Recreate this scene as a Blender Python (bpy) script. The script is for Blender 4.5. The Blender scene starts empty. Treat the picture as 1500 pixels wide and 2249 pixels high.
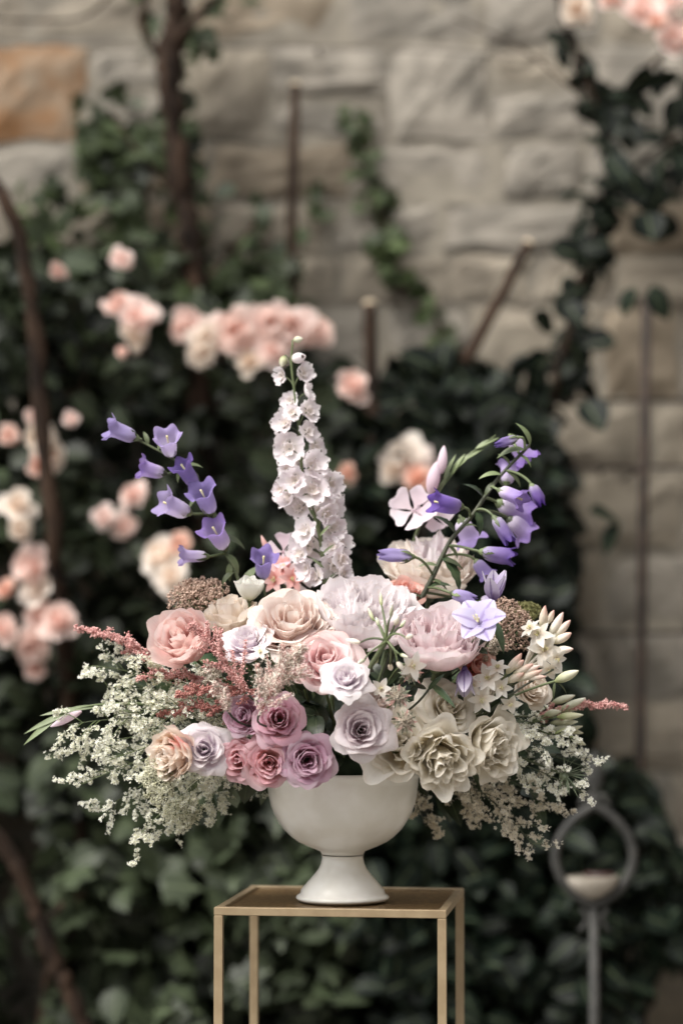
import bpy, math, random
import numpy as np
from mathutils import Vector, Matrix

random.seed(11)
rng = np.random.default_rng(11)
SC = bpy.context.scene
COL = SC.collection
PI = math.pi

# ------------------------------------------------------------------ camera
F_PX = 85.0 / 36.0 * 2249.0
Z_TOP = 0.80                       # height of the stand top
CAM = np.array([0.0, -3.3, Z_TOP + 0.3487])
PITCH = math.atan(290.5 / F_PX)
cam_d = bpy.data.cameras.new('camera')
cam = bpy.data.objects.new('camera', cam_d)
COL.objects.link(cam)
cam.location = CAM
cam.rotation_euler = (PI / 2 + PITCH, 0, 0)
cam_d.sensor_fit = 'VERTICAL'
cam_d.sensor_height = 36.0
cam_d.sensor_width = 24.0
cam_d.lens = 85.0
cam_d.clip_start = 0.05
cam_d.clip_end = 500
cam_d.dof.use_dof = True
cam_d.dof.focus_distance = 3.16
cam_d.dof.aperture_fstop = 1.75
cam_d.dof.aperture_blades = 0
SC.camera = cam

# ------------------------------------------------------------------ world and sun (open shade under a bright overcast sky)
world = bpy.data.worlds.new('World')
SC.world = world
world.use_nodes = True
wt = world.node_tree
wt.nodes.clear()
sky = wt.nodes.new('ShaderNodeTexSky')
sky.sky_type = 'NISHITA'
sky.sun_disc = False
sky.sun_elevation = math.radians(53)
sky.sun_rotation = math.radians(225)
sky.dust_density = 3.0
sky.air_density = 1.0
hs = wt.nodes.new('ShaderNodeHueSaturation')
hs.inputs['Saturation'].default_value = 0.15
bg = wt.nodes.new('ShaderNodeBackground')
bg.inputs['Strength'].default_value = 0.09
wo = wt.nodes.new('ShaderNodeOutputWorld')
wt.links.new(sky.outputs[0], hs.inputs['Color'])
wt.links.new(hs.outputs[0], bg.inputs['Color'])
wt.links.new(bg.outputs[0], wo.inputs[0])

sun_d = bpy.data.lights.new('sun', 'SUN')
sun_d.energy = 1.5
sun_d.angle = math.radians(35)
sun_d.color = (1.0, 0.95, 0.88)
sun = bpy.data.objects.new('sun', sun_d)
COL.objects.link(sun)
sd = Vector((-0.50, -0.50, 0.95)).normalized()
sun.rotation_euler = sd.to_track_quat('Z', 'Y').to_euler()
sun.location = (-3, -3, 6)

SC.view_settings.view_transform = 'Standard'
SC.view_settings.look = 'None'
SC.view_settings.exposure = 1.55
SC.view_settings.gamma = 1.0
SC.view_settings.use_curve_mapping = False
SC.cycles.use_denoising = True
SC.cycles.max_bounces = 8
SC.cycles.diffuse_bounces = 6
SC.cycles.glossy_bounces = 2
SC.cycles.transmission_bounces = 8
SC.cycles.transparent_max_bounces = 4
SC.cycles.caustics_reflective = False
SC.cycles.caustics_refractive = False

# ------------------------------------------------------------------ helpers
cp, sp = math.cos(PITCH), math.sin(PITCH)


def at(px, py, Y):
    """world point on the sight line of a photograph pixel at depth Y"""
    u = (px - 750.0) / F_PX
    v = (1124.5 - py) / F_PX
    d = np.array([u, cp - v * sp, sp + v * cp])
    k = (Y - CAM[1]) / d[1]
    return CAM + d * k


def mpp(Y):
    return (Y - CAM[1]) / F_PX


def nrm(v):
    v = np.asarray(v, float)
    n = np.linalg.norm(v)
    return v / n if n > 1e-9 else np.array([0, 0, 1.0])


def frame(f, hint=(0, 0, 1)):
    f = nrm(f)
    h = np.asarray(hint, float)
    if abs(np.dot(f, nrm(h))) > 0.97:
        h = np.array([0, 1.0, 0.2])
    x = nrm(np.cross(h, f))
    y = np.cross(f, x)
    return np.stack([x, y, f], axis=1)      # columns


def lin(r, g, b):
    def c(v):
        v /= 255.0
        return v / 12.92 if v <= 0.04045 else ((v + 0.055) / 1.055) ** 2.4
    return (c(r), c(g), c(b), 1.0)


def new_mesh(name, V, F, mats, uv=None, smooth=True):
    me = bpy.data.meshes.new(name)
    V = np.asarray(V, dtype=np.float32).reshape(-1, 3)
    if isinstance(F, np.ndarray):
        n, k = F.shape
        me.vertices.add(len(V))
        me.vertices.foreach_set('co', V.ravel())
        me.loops.add(n * k)
        me.loops.foreach_set('vertex_index', F.astype(np.int32).ravel())
        me.polygons.add(n)
        me.polygons.foreach_set('loop_start', np.arange(0, n * k, k, dtype=np.int32))
        try:
            me.polygons.foreach_set('loop_total', np.full(n, k, dtype=np.int32))
        except Exception:
            pass
        me.update(calc_edges=True)
    else:
        me.from_pydata([tuple(v) for v in V], [], [tuple(int(i) for i in f) for f in F])
        me.update()
    if uv is not None:
        uv = np.asarray(uv, dtype=np.float32)
        lay = me.uv_layers.new(name='UVMap')
        idx = np.empty(len(me.loops), dtype=np.int32)
        me.loops.foreach_get('vertex_index', idx)
        lay.data.foreach_set('uv', uv[idx].ravel())
    if smooth:
        me.polygons.foreach_set('use_smooth', np.ones(len(me.polygons), dtype=bool))
    if not isinstance(mats, (list, tuple)):
        mats = [mats]
    for m in mats:
        me.materials.append(m)
    return me


def link(name, data, parent=None):
    o = bpy.data.objects.new(name, data)
    COL.objects.link(o)
    if parent is not None:
        o.parent = parent
    return o


def tag(o, label=None, cat=None, group=None, kind=None):
    if label:
        o['label'] = label
    if cat:
        o['category'] = cat
    if group:
        o['group'] = group
    if kind:
        o['kind'] = kind
    return o


class Thing:
    """an Empty at the base of a thing; parts are given in world coordinates"""

    def __init__(self, name, label, cat, loc, group=None):
        self.loc = np.asarray(loc, float)
        self.e = link(name, None)
        self.e.location = self.loc
        self.e.empty_display_size = 0.02
        tag(self.e, label, cat, group)

    def part(self, name, V, F, mat, uv=None, parent=None, smooth=True, kind=None, label=None):
        V = np.asarray(V, float).reshape(-1, 3) - self.loc
        o = link(name, new_mesh(name, V, F, mat, uv, smooth), parent or self.e)
        if kind:
            o['kind'] = kind
        if label:
            o['label'] = label
        return o


def grid_faces(nu, nv, off=0, closed=False):
    F = []
    for i in range(nu - 1):
        for j in range(nv - 1 if not closed else nv):
            j2 = (j + 1) % nv
            F.append((off + i * nv + j, off + i * nv + j2, off + (i + 1) * nv + j2, off + (i + 1) * nv + j))
    return F


def tube(path, radii, sides=7, cap=True):
    P = np.asarray(path, float)
    n = len(P)
    if np.isscalar(radii):
        radii = [radii] * n
    V, uv = [], []
    T = np.gradient(P, axis=0)
    ref = np.array([0.13, 0.31, 0.94])
    for i in range(n):
        t = nrm(T[i])
        a = np.cross(t, ref)
        if np.linalg.norm(a) < 0.1:
            a = np.cross(t, np.array([1.0, 0, 0]))
        a = nrm(a)
        b = np.cross(t, a)
        for k in range(sides):
            th = 2 * PI * k / sides
            V.append(P[i] + radii[i] * (math.cos(th) * a + math.sin(th) * b))
            uv.append((k / sides, i / (n - 1)))
    F = grid_faces(n, sides, 0, True)
    if cap:
        F.append(tuple(range(sides - 1, -1, -1)))
        F.append(tuple((n - 1) * sides + k for k in range(sides)))
    return V, F, uv


class Acc:
    """collects several shapes for one mesh"""

    def __init__(self):
        self.V, self.F, self.uv = [], [], []

    def add(self, V, F, uv=None):
        o = len(self.V)
        self.V += [np.asarray(v, float) for v in V]
        self.F += [tuple(i + o for i in f) for f in F]
        self.uv += list(uv) if uv is not None else [(0, 0)] * len(V)


def bez(p0, p1, p2, p3, n=14):
    t = np.linspace(0, 1, n)[:, None]
    return (1 - t) ** 3 * p0 + 3 * (1 - t) ** 2 * t * p1 + 3 * (1 - t) * t * t * p2 + t ** 3 * p3


def smooth_path(pts, n=24):
    """Catmull-Rom through points"""
    P = [np.asarray(p, float) for p in pts]
    P = [2 * P[0] - P[1]] + P + [2 * P[-1] - P[-2]]
    out = []
    segs = len(P) - 3
    per = max(2, n // segs)
    for i in range(segs):
        a, b, c, d = P[i:i + 4]
        for k in range(per):
            t = k / per
            out.append(0.5 * (2 * b + (c - a) * t + (2 * a - 5 * b + 4 * c - d) * t * t + (3 * b - a - 3 * c + d) * t ** 3))
    out.append(P[-2])
    return np.array(out)


# ------------------------------------------------------------------ materials
MATS = {}


def base_nodes(name):
    m = bpy.data.materials.new(name)
    m.use_nodes = True
    nt = m.node_tree
    nt.nodes.clear()
    out = nt.nodes.new('ShaderNodeOutputMaterial')
    MATS[name] = m
    return m, nt, out


def ramp(nt, stops, interp='EASE'):
    r = nt.nodes.new('ShaderNodeValToRGB')
    r.color_ramp.interpolation = interp
    els = r.color_ramp.elements
    while len(els) < len(stops):
        els.new(0.5)
    for e, (p, c) in zip(els, stops):
        e.position = p
        e.color = c if len(c) == 4 else (*c, 1)
    return r


def math_node(nt, op, a=None, b=None, va=0.0, vb=0.0):
    n = nt.nodes.new('ShaderNodeMath')
    n.operation = op
    if a is not None:
        nt.links.new(a, n.inputs[0])
    else:
        n.inputs[0].default_value = va
    if b is not None:
        nt.links.new(b, n.inputs[1])
    else:
        n.inputs[1].default_value = vb
    return n.outputs[0]


def mix_rgb(nt, fac, a, b, mode='MIX'):
    n = nt.nodes.new('ShaderNodeMix')
    n.data_type = 'RGBA'
    n.blend_type = mode
    for s, v in ((n.inputs[0], fac), (n.inputs[6], a), (n.inputs[7], b)):
        if hasattr(v, 'links'):
            nt.links.new(v, s)
        else:
            s.default_value = v
    return n.outputs[2]


def petal_mat(name, base, mid, edge, trans=0.48, rough=0.6, spot=None, stripe=None, blotch=None, vary=0.08):
    """petal: colour from claw to rim, veins, slight variation, thin and translucent"""
    m, nt, out = base_nodes(name)
    uvn = nt.nodes.new('ShaderNodeUVMap')
    sep = nt.nodes.new('ShaderNodeSeparateXYZ')
    nt.links.new(uvn.outputs[0], sep.inputs[0])
    r = ramp(nt, [(0.0, base), (0.5, mid), (0.97, edge)])
    nz = nt.nodes.new('ShaderNodeTexNoise')
    tc = nt.nodes.new('ShaderNodeTexCoord')
    nt.links.new(tc.outputs['Object'], nz.inputs['Vector'])
    nz.inputs['Scale'].default_value = 45
    off = math_node(nt, 'MULTIPLY_ADD', nz.outputs[0], None, vb=0.35)
    off.node.inputs[2].default_value = -0.175
    v = math_node(nt, 'ADD', sep.outputs['Y'], off)
    nt.links.new(v, r.inputs[0])
    col = r.outputs[0]
    # fine veins running up the petal
    mp = nt.nodes.new('ShaderNodeMapping')
    mp.inputs['Scale'].default_value = (26, 2.0, 1)
    nt.links.new(uvn.outputs[0], mp.inputs[0])
    vn = nt.nodes.new('ShaderNodeTexNoise')
    vn.inputs['Scale'].default_value = 1.0
    vn.inputs['Detail'].default_value = 3
    nt.links.new(mp.outputs[0], vn.inputs['Vector'])
    dark = mix_rgb(nt, 1.0, col, (0.80, 0.76, 0.74, 1), 'MULTIPLY')
    vf = math_node(nt, 'MULTIPLY_ADD', vn.outputs[0], None, vb=2.2)
    vf.node.inputs[2].default_value = -0.95
    vf.node.use_clamp = True
    vf2 = math_node(nt, 'MULTIPLY', vf, None, vb=0.42)
    col = mix_rgb(nt, vf2, col, dark)
    if blotch:
        bn = nt.nodes.new('ShaderNodeTexNoise')
        bn.inputs['Scale'].default_value = 30
        nt.links.new(tc.outputs['Object'], bn.inputs['Vector'])
        bf = math_node(nt, 'MULTIPLY_ADD', bn.outputs[0], None, vb=7.0)
        bf.node.inputs[2].default_value = -4.1
        bf.node.use_clamp = True
        col = mix_rgb(nt, bf, col, blotch)
    if stripe:
        d = math_node(nt, 'ABSOLUTE', sep.outputs['X'])
        f = math_node(nt, 'MULTIPLY_ADD', d, None, vb=-4.5)
        f.node.inputs[2].default_value = 1.1
        f.node.use_clamp = True
        f2 = math_node(nt, 'MULTIPLY', f, None, vb=0.85)
        col = mix_rgb(nt, f2, col, stripe)
    if spot:
        dx = math_node(nt, 'MULTIPLY', sep.outputs['X'], None, vb=1.0)
        dy = math_node(nt, 'ADD', sep.outputs['Y'], None, vb=-0.84)
        dy = math_node(nt, 'MULTIPLY', dy, None, vb=1.6)
        q = math_node(nt, 'ADD', math_node(nt, 'MULTIPLY', dx, dx), math_node(nt, 'MULTIPLY', dy, dy))
        f = math_node(nt, 'LESS_THAN', q, None, vb=0.016)
        col = mix_rgb(nt, f, col, spot)
    wn = nt.nodes.new('ShaderNodeTexNoise')
    wn.inputs['Scale'].default_value = 140
    wn.inputs['Detail'].default_value = 4
    nt.links.new(tc.outputs['Object'], wn.inputs['Vector'])
    rim = math_node(nt, 'MULTIPLY_ADD', sep.outputs['Y'], None, vb=9.0)
    rim.node.inputs[2].default_value = -8.1
    rim.node.use_clamp = True
    wf = math_node(nt, 'MULTIPLY_ADD', wn.outputs[0], None, vb=3.0)
    wf.node.inputs[2].default_value = -1.1
    wf.node.use_clamp = True
    rf = math_node(nt, 'MULTIPLY', math_node(nt, 'MULTIPLY', rim, wf), None, vb=0.4)
    worn = mix_rgb(nt, 1.0, col, (0.80, 0.62, 0.48, 1), 'MULTIPLY')
    col = mix_rgb(nt, rf, col, worn)
    oi = nt.nodes.new('ShaderNodeObjectInfo')
    hv = nt.nodes.new('ShaderNodeHueSaturation')
    vv = math_node(nt, 'MULTIPLY_ADD', oi.outputs['Random'], None, vb=2 * vary)
    vv.node.inputs[2].default_value = 1.0 - vary
    sv = math_node(nt, 'MULTIPLY_ADD', oi.outputs['Random'], None, vb=-0.5)
    sv.node.inputs[2].default_value = 1.2
    nt.links.new(vv, hv.inputs['Value'])
    nt.links.new(sv, hv.inputs['Saturation'])
    nt.links.new(col, hv.inputs['Color'])
    col = hv.outputs[0]
    p = nt.nodes.new('ShaderNodeBsdfPrincipled')
    p.inputs['Roughness'].default_value = rough
    p.inputs['Specular IOR Level'].default_value = 0.22
    if 'Sheen Weight' in p.inputs:
        p.inputs['Sheen Weight'].default_value = 0.12
    nt.links.new(col, p.inputs['Base Color'])
    bmp = nt.nodes.new('ShaderNodeBump')
    bmp.inputs['Strength'].default_value = 0.22
    bmp.inputs['Distance'].default_value = 0.002
    nt.links.new(vn.outputs[0], bmp.inputs['Height'])
    nt.links.new(bmp.outputs[0], p.inputs['Normal'])
    tr = nt.nodes.new('ShaderNodeBsdfTranslucent')
    nt.links.new(col, tr.inputs['Color'])
    mx = nt.nodes.new('ShaderNodeMixShader')
    mx.inputs[0].default_value = trans
    nt.links.new(p.outputs[0], mx.inputs[1])
    nt.links.new(tr.outputs[0], mx.inputs[2])
    nt.links.new(mx.outputs[0], out.inputs[0])
    return m


def leaf_mat(name, c1, c2, rough=0.42, trans=0.15, spec=0.5, scale=18, vein=True):
    m, nt, out = base_nodes(name)
    tc = nt.nodes.new('ShaderNodeTexCoord')
    nz = nt.nodes.new('ShaderNodeTexNoise')
    nz.inputs['Scale'].default_value = scale
    nz.inputs['Detail'].default_value = 3
    nt.links.new(tc.outputs['Object'], nz.inputs['Vector'])
    r = ramp(nt, [(0.3, c1), (0.7, c2)])
    nt.links.new(nz.outputs[0], r.inputs[0])
    oi = nt.nodes.new('ShaderNodeObjectInfo')
    hv = nt.nodes.new('ShaderNodeHueSaturation')
    vv = math_node(nt, 'MULTIPLY_ADD', oi.outputs['Random'], None, vb=1.3)
    vv.node.inputs[2].default_value = 0.45
    nt.links.new(vv, hv.inputs['Value'])
    nt.links.new(r.outputs[0], hv.inputs['Color'])
    col = hv.outputs[0]
    if vein:
        uvn = nt.nodes.new('ShaderNodeUVMap')
        sep = nt.nodes.new('ShaderNodeSeparateXYZ')
        nt.links.new(uvn.outputs[0], sep.inputs[0])
        d = math_node(nt, 'ABSOLUTE', sep.outputs['X'])
        f = math_node(nt, 'LESS_THAN', d, None, vb=0.07)
        f = math_node(nt, 'MULTIPLY', f, None, vb=0.35)
        col = mix_rgb(nt, f, col, (0.18, 0.22, 0.12, 1))
    p = nt.nodes.new('ShaderNodeBsdfPrincipled')
    p.inputs['Roughness'].default_value = rough
    p.inputs['Specular IOR Level'].default_value = spec
    nt.links.new(col, p.inputs['Base Color'])
    bmp = nt.nodes.new('ShaderNodeBump')
    bmp.inputs['Strength'].default_value = 0.3
    bmp.inputs['Distance'].default_value = 0.003
    nt.links.new(nz.outputs[0], bmp.inputs['Height'])
    nt.links.new(bmp.outputs[0], p.inputs['Normal'])
    tr = nt.nodes.new('ShaderNodeBsdfTranslucent')
    nt.links.new(col, tr.inputs['Color'])
    mx = nt.nodes.new('ShaderNodeMixShader')
    mx.inputs[0].default_value = trans
    nt.links.new(p.outputs[0], mx.inputs[1])
    nt.links.new(tr.outputs[0], mx.inputs[2])
    nt.links.new(mx.outputs[0], out.inputs[0])
    return m


def solid_mat(name, c1, c2, rough=0.6, scale=30, metallic=0.0, bump=0.2, dist=0.003, spec=0.5, detail=5, vary=0.0, stretch=None, coat=0.0, lo=0.3, hi=0.7):
    m, nt, out = base_nodes(name)
    tc = nt.nodes.new('ShaderNodeTexCoord')
    nz = nt.nodes.new('ShaderNodeTexNoise')
    nz.inputs['Scale'].default_value = scale
    nz.inputs['Detail'].default_value = detail
    if stretch:
        mp = nt.nodes.new('ShaderNodeMapping')
        mp.inputs['Scale'].default_value = stretch
        nt.links.new(tc.outputs['Object'], mp.inputs[0])
        nt.links.new(mp.outputs[0], nz.inputs['Vector'])
    else:
        nt.links.new(tc.outputs['Object'], nz.inputs['Vector'])
    r = ramp(nt, [(lo, c1), (hi, c2)])
    nt.links.new(nz.outputs[0], r.inputs[0])
    col = r.outputs[0]
    if vary:
        oi = nt.nodes.new('ShaderNodeObjectInfo')
        hv = nt.nodes.new('ShaderNodeHueSaturation')
        vv = math_node(nt, 'MULTIPLY_ADD', oi.outputs['Random'], None, vb=2 * vary)
        vv.node.inputs[2].default_value = 1.0 - vary
        nt.links.new(vv, hv.inputs['Value'])
        nt.links.new(col, hv.inputs['Color'])
        col = hv.outputs[0]
    p = nt.nodes.new('ShaderNodeBsdfPrincipled')
    p.inputs['Roughness'].default_value = rough
    p.inputs['Metallic'].default_value = metallic
    p.inputs['Specular IOR Level'].default_value = spec
    p.inputs['Coat Weight'].default_value = coat
    p.inputs['Coat Roughness'].default_value = 0.15
    nt.links.new(col, p.inputs['Base Color'])
    if bump:
        b = nt.nodes.new('ShaderNodeBump')
        b.inputs['Strength'].default_value = bump
        b.inputs['Distance'].default_value = dist
        nt.links.new(nz.outputs[0], b.inputs['Height'])
        nt.links.new(b.outputs[0], p.inputs['Normal'])
    nt.links.new(p.outputs[0], out.inputs[0])
    return m


# stone, wood, metal, ceramic
M_STONE = [
    solid_mat('stone_grey', lin(112, 107, 98), lin(146, 139, 128), 0.9, 13, bump=0.35, dist=0.015, vary=0.10),
    solid_mat('stone_beige', lin(114, 106, 94), lin(148, 139, 124), 0.9, 11, bump=0.35, dist=0.015, vary=0.10),
    solid_mat('stone_warm', lin(104, 93, 78), lin(138, 126, 109), 0.9, 12, bump=0.35, dist=0.015, vary=0.10),
]
M_OCHRE = solid_mat('stone_ochre', lin(126, 88, 52), lin(138, 124, 106), 0.9, 9, bump=0.35, dist=0.02)
M_MORTAR = solid_mat('mortar', lin(108, 102, 92), lin(142, 135, 122), 0.95, 14, bump=0.4, dist=0.012)
M_GRAVEL = solid_mat('gravel', (0.22, 0.205, 0.185, 1), (0.38, 0.36, 0.335, 1), 0.95, 60, bump=0.8, dist=0.05)
M_BARK = solid_mat('bark', lin(22, 17, 14), lin(60, 46, 36), 0.9, spec=0.15, scale=40, bump=0.9, dist=0.01, stretch=(1, 1, 0.25))
M_STAKE = solid_mat('stake_wood', lin(38, 28, 22), lin(64, 49, 38), 0.85, spec=0.2, scale=40, bump=0.5, dist=0.006, stretch=(1, 1, 0.2))
M_CUT = solid_mat('cut_wood', lin(180, 160, 135), lin(205, 190, 165), 0.8, 60)
M_RUST = solid_mat('rusty_iron', lin(34, 27, 23), lin(58, 45, 37), 0.8, 35, bump=0.5, dist=0.004)
M_IRON = solid_mat('grey_iron', lin(36, 36, 34), lin(54, 53, 50), 0.7, 45, bump=0.3, dist=0.003)
M_WIRE = solid_mat('wire', lin(70, 64, 56), lin(96, 88, 78), 0.6, 50)
M_DISH = solid_mat('dish_glaze', lin(150, 142, 130), lin(180, 172, 160), 0.35, 20)
M_WAX = solid_mat('dark_wax', lin(44, 24, 21), lin(60, 34, 30), 0.5, 30)
M_CERAMIC = solid_mat('white_glaze', lin(232, 229, 220), lin(243, 241, 235), 0.28, 22, bump=0.18, dist=0.003, coat=0.25, vary=0)
M_BRASS = solid_mat('brass_paint', lin(152, 133, 105), lin(166, 147, 118), 0.4, 40, metallic=0.35, bump=0.15, dist=0.001)
M_BRASS_TOP = solid_mat('brass_panel', lin(96, 72, 44), lin(150, 122, 84), 0.36, 130, metallic=0.55, bump=0.12, dist=0.001)
M_FOAM = solid_mat('floral_foam', (0.012, 0.025, 0.012, 1), (0.03, 0.05, 0.025, 1), 0.95, 60)

# greens
M_IVY = leaf_mat('ivy_leaf', (0.011, 0.017, 0.008, 1), (0.046, 0.058, 0.032, 1), 0.45, 0.15, 0.28)
M_IVYL = leaf_mat('young_leaf', (0.030, 0.045, 0.016, 1), (0.060, 0.080, 0.034, 1), 0.5, 0.25, 0.3)
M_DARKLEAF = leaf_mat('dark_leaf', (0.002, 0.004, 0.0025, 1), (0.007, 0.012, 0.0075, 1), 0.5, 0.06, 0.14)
M_ROSELEAF = leaf_mat('rose_leaf', (0.010, 0.016, 0.008, 1), (0.046, 0.060, 0.033, 1), 0.45, 0.18, 0.28)
M_STEM = leaf_mat('stem_green', (0.055, 0.075, 0.028, 1), (0.10, 0.125, 0.055, 1), 0.5, 0.0, vein=False)
M_STEMD = leaf_mat('stem_dark', (0.030, 0.040, 0.020, 1), (0.065, 0.070, 0.040, 1), 0.5, 0.0, vein=False)
M_CALYX = leaf_mat('calyx_green', (0.075, 0.10, 0.042, 1), (0.14, 0.17, 0.085, 1), 0.5, 0.1, vein=False)
M_BLEAF = leaf_mat('bouquet_leaf', (0.020, 0.038, 0.018, 1), (0.050, 0.075, 0.035, 1), 0.36, 0.1, scale=60)
M_SAGE = leaf_mat('sage_leaf', (0.10, 0.13, 0.085, 1), (0.17, 0.20, 0.13, 1), 0.5, 0.15, scale=60)

# petals
def L(r, g, b, k=1.0):
    c = lin(r, g, b)
    k *= min(1.0, 0.89 / max(c[:3]))
    return (c[0] * k, c[1] * k, c[2] * k, 1)


P_CREAMBLUSH = petal_mat('petal_cream_blush', L(243, 205, 196), L(243, 223, 215), L(243, 233, 227))
P_BEIGE = petal_mat('petal_beige', L(240, 223, 207), L(242, 230, 217), L(243, 235, 225))
P_WHITE = petal_mat('petal_white', L(226, 228, 206), L(240, 240, 232), L(246, 246, 240))
P_LAVWHITE = petal_mat('petal_lavender_white', L(226, 208, 222), L(238, 228, 236), L(245, 239, 242))
P_LAV = petal_mat('petal_pale_lavender', L(228, 204, 208), L(238, 226, 231), L(246, 238, 241))
P_PINK = petal_mat('petal_pink', L(243, 184, 178), L(243, 204, 199), L(243, 222, 217))
P_MAUVEPINK = petal_mat('petal_mauve_pink', L(238, 186, 188), L(243, 210, 211), L(247, 226, 225))
P_MAUVE = petal_mat('petal_mauve', L(214, 142, 128), L(216, 164, 172), L(224, 184, 200))
P_MAUVE2 = petal_mat('petal_mauve_violet', L(194, 128, 142), L(212, 166, 184), L(224, 194, 212))
P_MAUVE3 = petal_mat('petal_mauve_rust', L(222, 156, 130), L(226, 174, 170), L(230, 190, 198))
P_PEACH = petal_mat('petal_peach', L(243, 206, 176), L(243, 223, 207), L(243, 232, 221), blotch=L(240, 176, 170))
P_CREAM = petal_mat('petal_cream', L(241, 227, 198), L(242, 236, 221), L(243, 239, 229))
P_CORAL = petal_mat('petal_coral', L(240, 158, 142), L(244, 186, 172), L(247, 208, 198))
P_DUSTY = petal_mat('petal_dusty', L(226, 204, 196), L(234, 218, 212), L(240, 228, 222))
P_PEONYW = petal_mat('petal_peony_white', L(243, 222, 222), L(243, 233, 235), L(243, 238, 240), trans=0.46)
P_PEONYP = petal_mat('petal_peony_pink', L(243, 208, 209), L(243, 222, 224), L(243, 232, 234), trans=0.46)
P_PEONYB = petal_mat('petal_peony_blush', L(243, 214, 200), L(243, 229, 219), L(243, 237, 229), trans=0.46)
P_DELPH = petal_mat('petal_delphinium', L(232, 222, 212), L(242, 234, 238), L(243, 238, 241), spot=L(92, 78, 70), trans=0.42)
P_BELL = petal_mat('petal_bell', L(226, 214, 236), L(184, 164, 214), L(146, 122, 190), trans=0.42, vary=0.12)
P_BELLD = petal_mat('petal_bell_deep', L(176, 158, 208), L(144, 124, 190), L(124, 102, 176), trans=0.36, vary=0.12)
P_BELLW = petal_mat('petal_bell_wilted', L(190, 180, 206), L(140, 120, 178), L(94, 72, 146), trans=0.36, vary=0.12)
P_CLEM = petal_mat('petal_clematis', L(200, 190, 222), L(211, 205, 231), L(222, 219, 240), stripe=L(170, 152, 200), trans=0.42)
P_CLEMD = petal_mat('petal_clematis_back', L(120, 96, 150), L(190, 178, 206), L(212, 206, 222), stripe=L(96, 74, 128), trans=0.36)
P_SWEET = petal_mat('petal_pale_pink', L(226, 206, 214), L(236, 218, 228), L(240, 226, 236), trans=0.46)
P_ALST = petal_mat('petal_salmon', L(226, 150, 142), L(236, 180, 174), L(242, 202, 196), trans=0.36)
P_TUBE = petal_mat('petal_tuberose', L(238, 226, 208), L(242, 236, 225), L(243, 241, 235), trans=0.42)
P_TUBEBUD = petal_mat('petal_tuberose_bud', L(222, 220, 192), L(238, 228, 212), L(236, 200, 188), trans=0.2)
P_BUDG = petal_mat('petal_green_bud', L(150, 160, 110), L(206, 206, 176), L(226, 224, 204), trans=0.2)
P_FLORET = petal_mat('petal_statice', L(214, 212, 158), L(244, 244, 232), L(250, 250, 244), trans=0.36)
P_FLORETP = petal_mat('petal_statice_tan', L(206, 194, 158), L(240, 234, 220), L(246, 242, 232), trans=0.36)
P_BG1 = petal_mat('petal_wall_rose_pink', L(243, 192, 168), L(243, 211, 201), L(243, 224, 216), trans=0.42)
P_BG2 = petal_mat('petal_wall_rose_cream', L(243, 208, 172), L(243, 226, 209), L(243, 234, 223), trans=0.42)
P_BG3 = petal_mat('petal_wall_rose_apricot', L(238, 172, 136), L(245, 202, 182), L(249, 220, 208), trans=0.42)
M_ASTIL = solid_mat('astilbe_pink', lin(186, 126, 122), lin(226, 184, 178), 0.8, 160, bump=0)
M_ASTILR = solid_mat('astilbe_rust', lin(148, 90, 84), lin(194, 138, 128), 0.8, 160, bump=0)
M_ASTILP = solid_mat('astilbe_pale', lin(228, 196, 188), lin(246, 240, 226), 0.8, 110, bump=0, lo=0.38, hi=0.6)
M_SEDUM = solid_mat('sedum_brown', lin(134, 106, 92), lin(204, 178, 160), 0.8, 120, bump=0)
M_SEDUMG = solid_mat('sedum_green', lin(120, 120, 74), lin(160, 156, 104), 0.8, 120, bump=0)
M_LACE = solid_mat('lace_white', lin(176, 174, 140), lin(218, 216, 196), 0.8, 140, bump=0)
M_ASTRAN = solid_mat('astrantia_grey', lin(150, 136, 120), lin(206, 196, 180), 0.8, 140, bump=0)
M_STAMEN = solid_mat('stamen', lin(206, 196, 140), lin(226, 220, 184), 0.7, 100, bump=0)
M_BEAD = solid_mat('bead_bud', lin(206, 196, 170), lin(222, 214, 194), 0.6, 60, bump=0)

# ------------------------------------------------------------------ ground
g = 40.0
n = 41
xs = np.linspace(-g, g, n)
GV = [(x, y, 0.02 * math.sin(x * 1.7) * math.cos(y * 1.3) - 0.02) for x in xs for y in xs]
ground = link('ground', new_mesh('ground', GV, grid_faces(n, n), M_GRAVEL))
ground['kind'] = 'structure'

# ------------------------------------------------------------------ stone wall
WY = 1.85                          # front plane of the wall
wall = Thing('stone_wall', 'weathered rubble stone wall with one ochre stone, behind the climbing plants', 'wall', (0, WY + 0.2, 0))


def box(x0, x1, y0, y1, z0, z1):
    V = [(x0, y0, z0), (x1, y0, z0), (x1, y1, z0), (x0, y1, z0), (x0, y0, z1), (x1, y0, z1), (x1, y1, z1), (x0, y1, z1)]
    F = [(0, 3, 2, 1), (4, 5, 6, 7), (0, 1, 5, 4), (1, 2, 6, 5), (2, 3, 7, 6), (3, 0, 4, 7)]
    return V, F


V, F = box(-3.3, 3.3, WY + 0.002, WY + 0.42, -0.05, 3.12)
wall.part('mortar', V, F, M_MORTAR, smooth=False)


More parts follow.
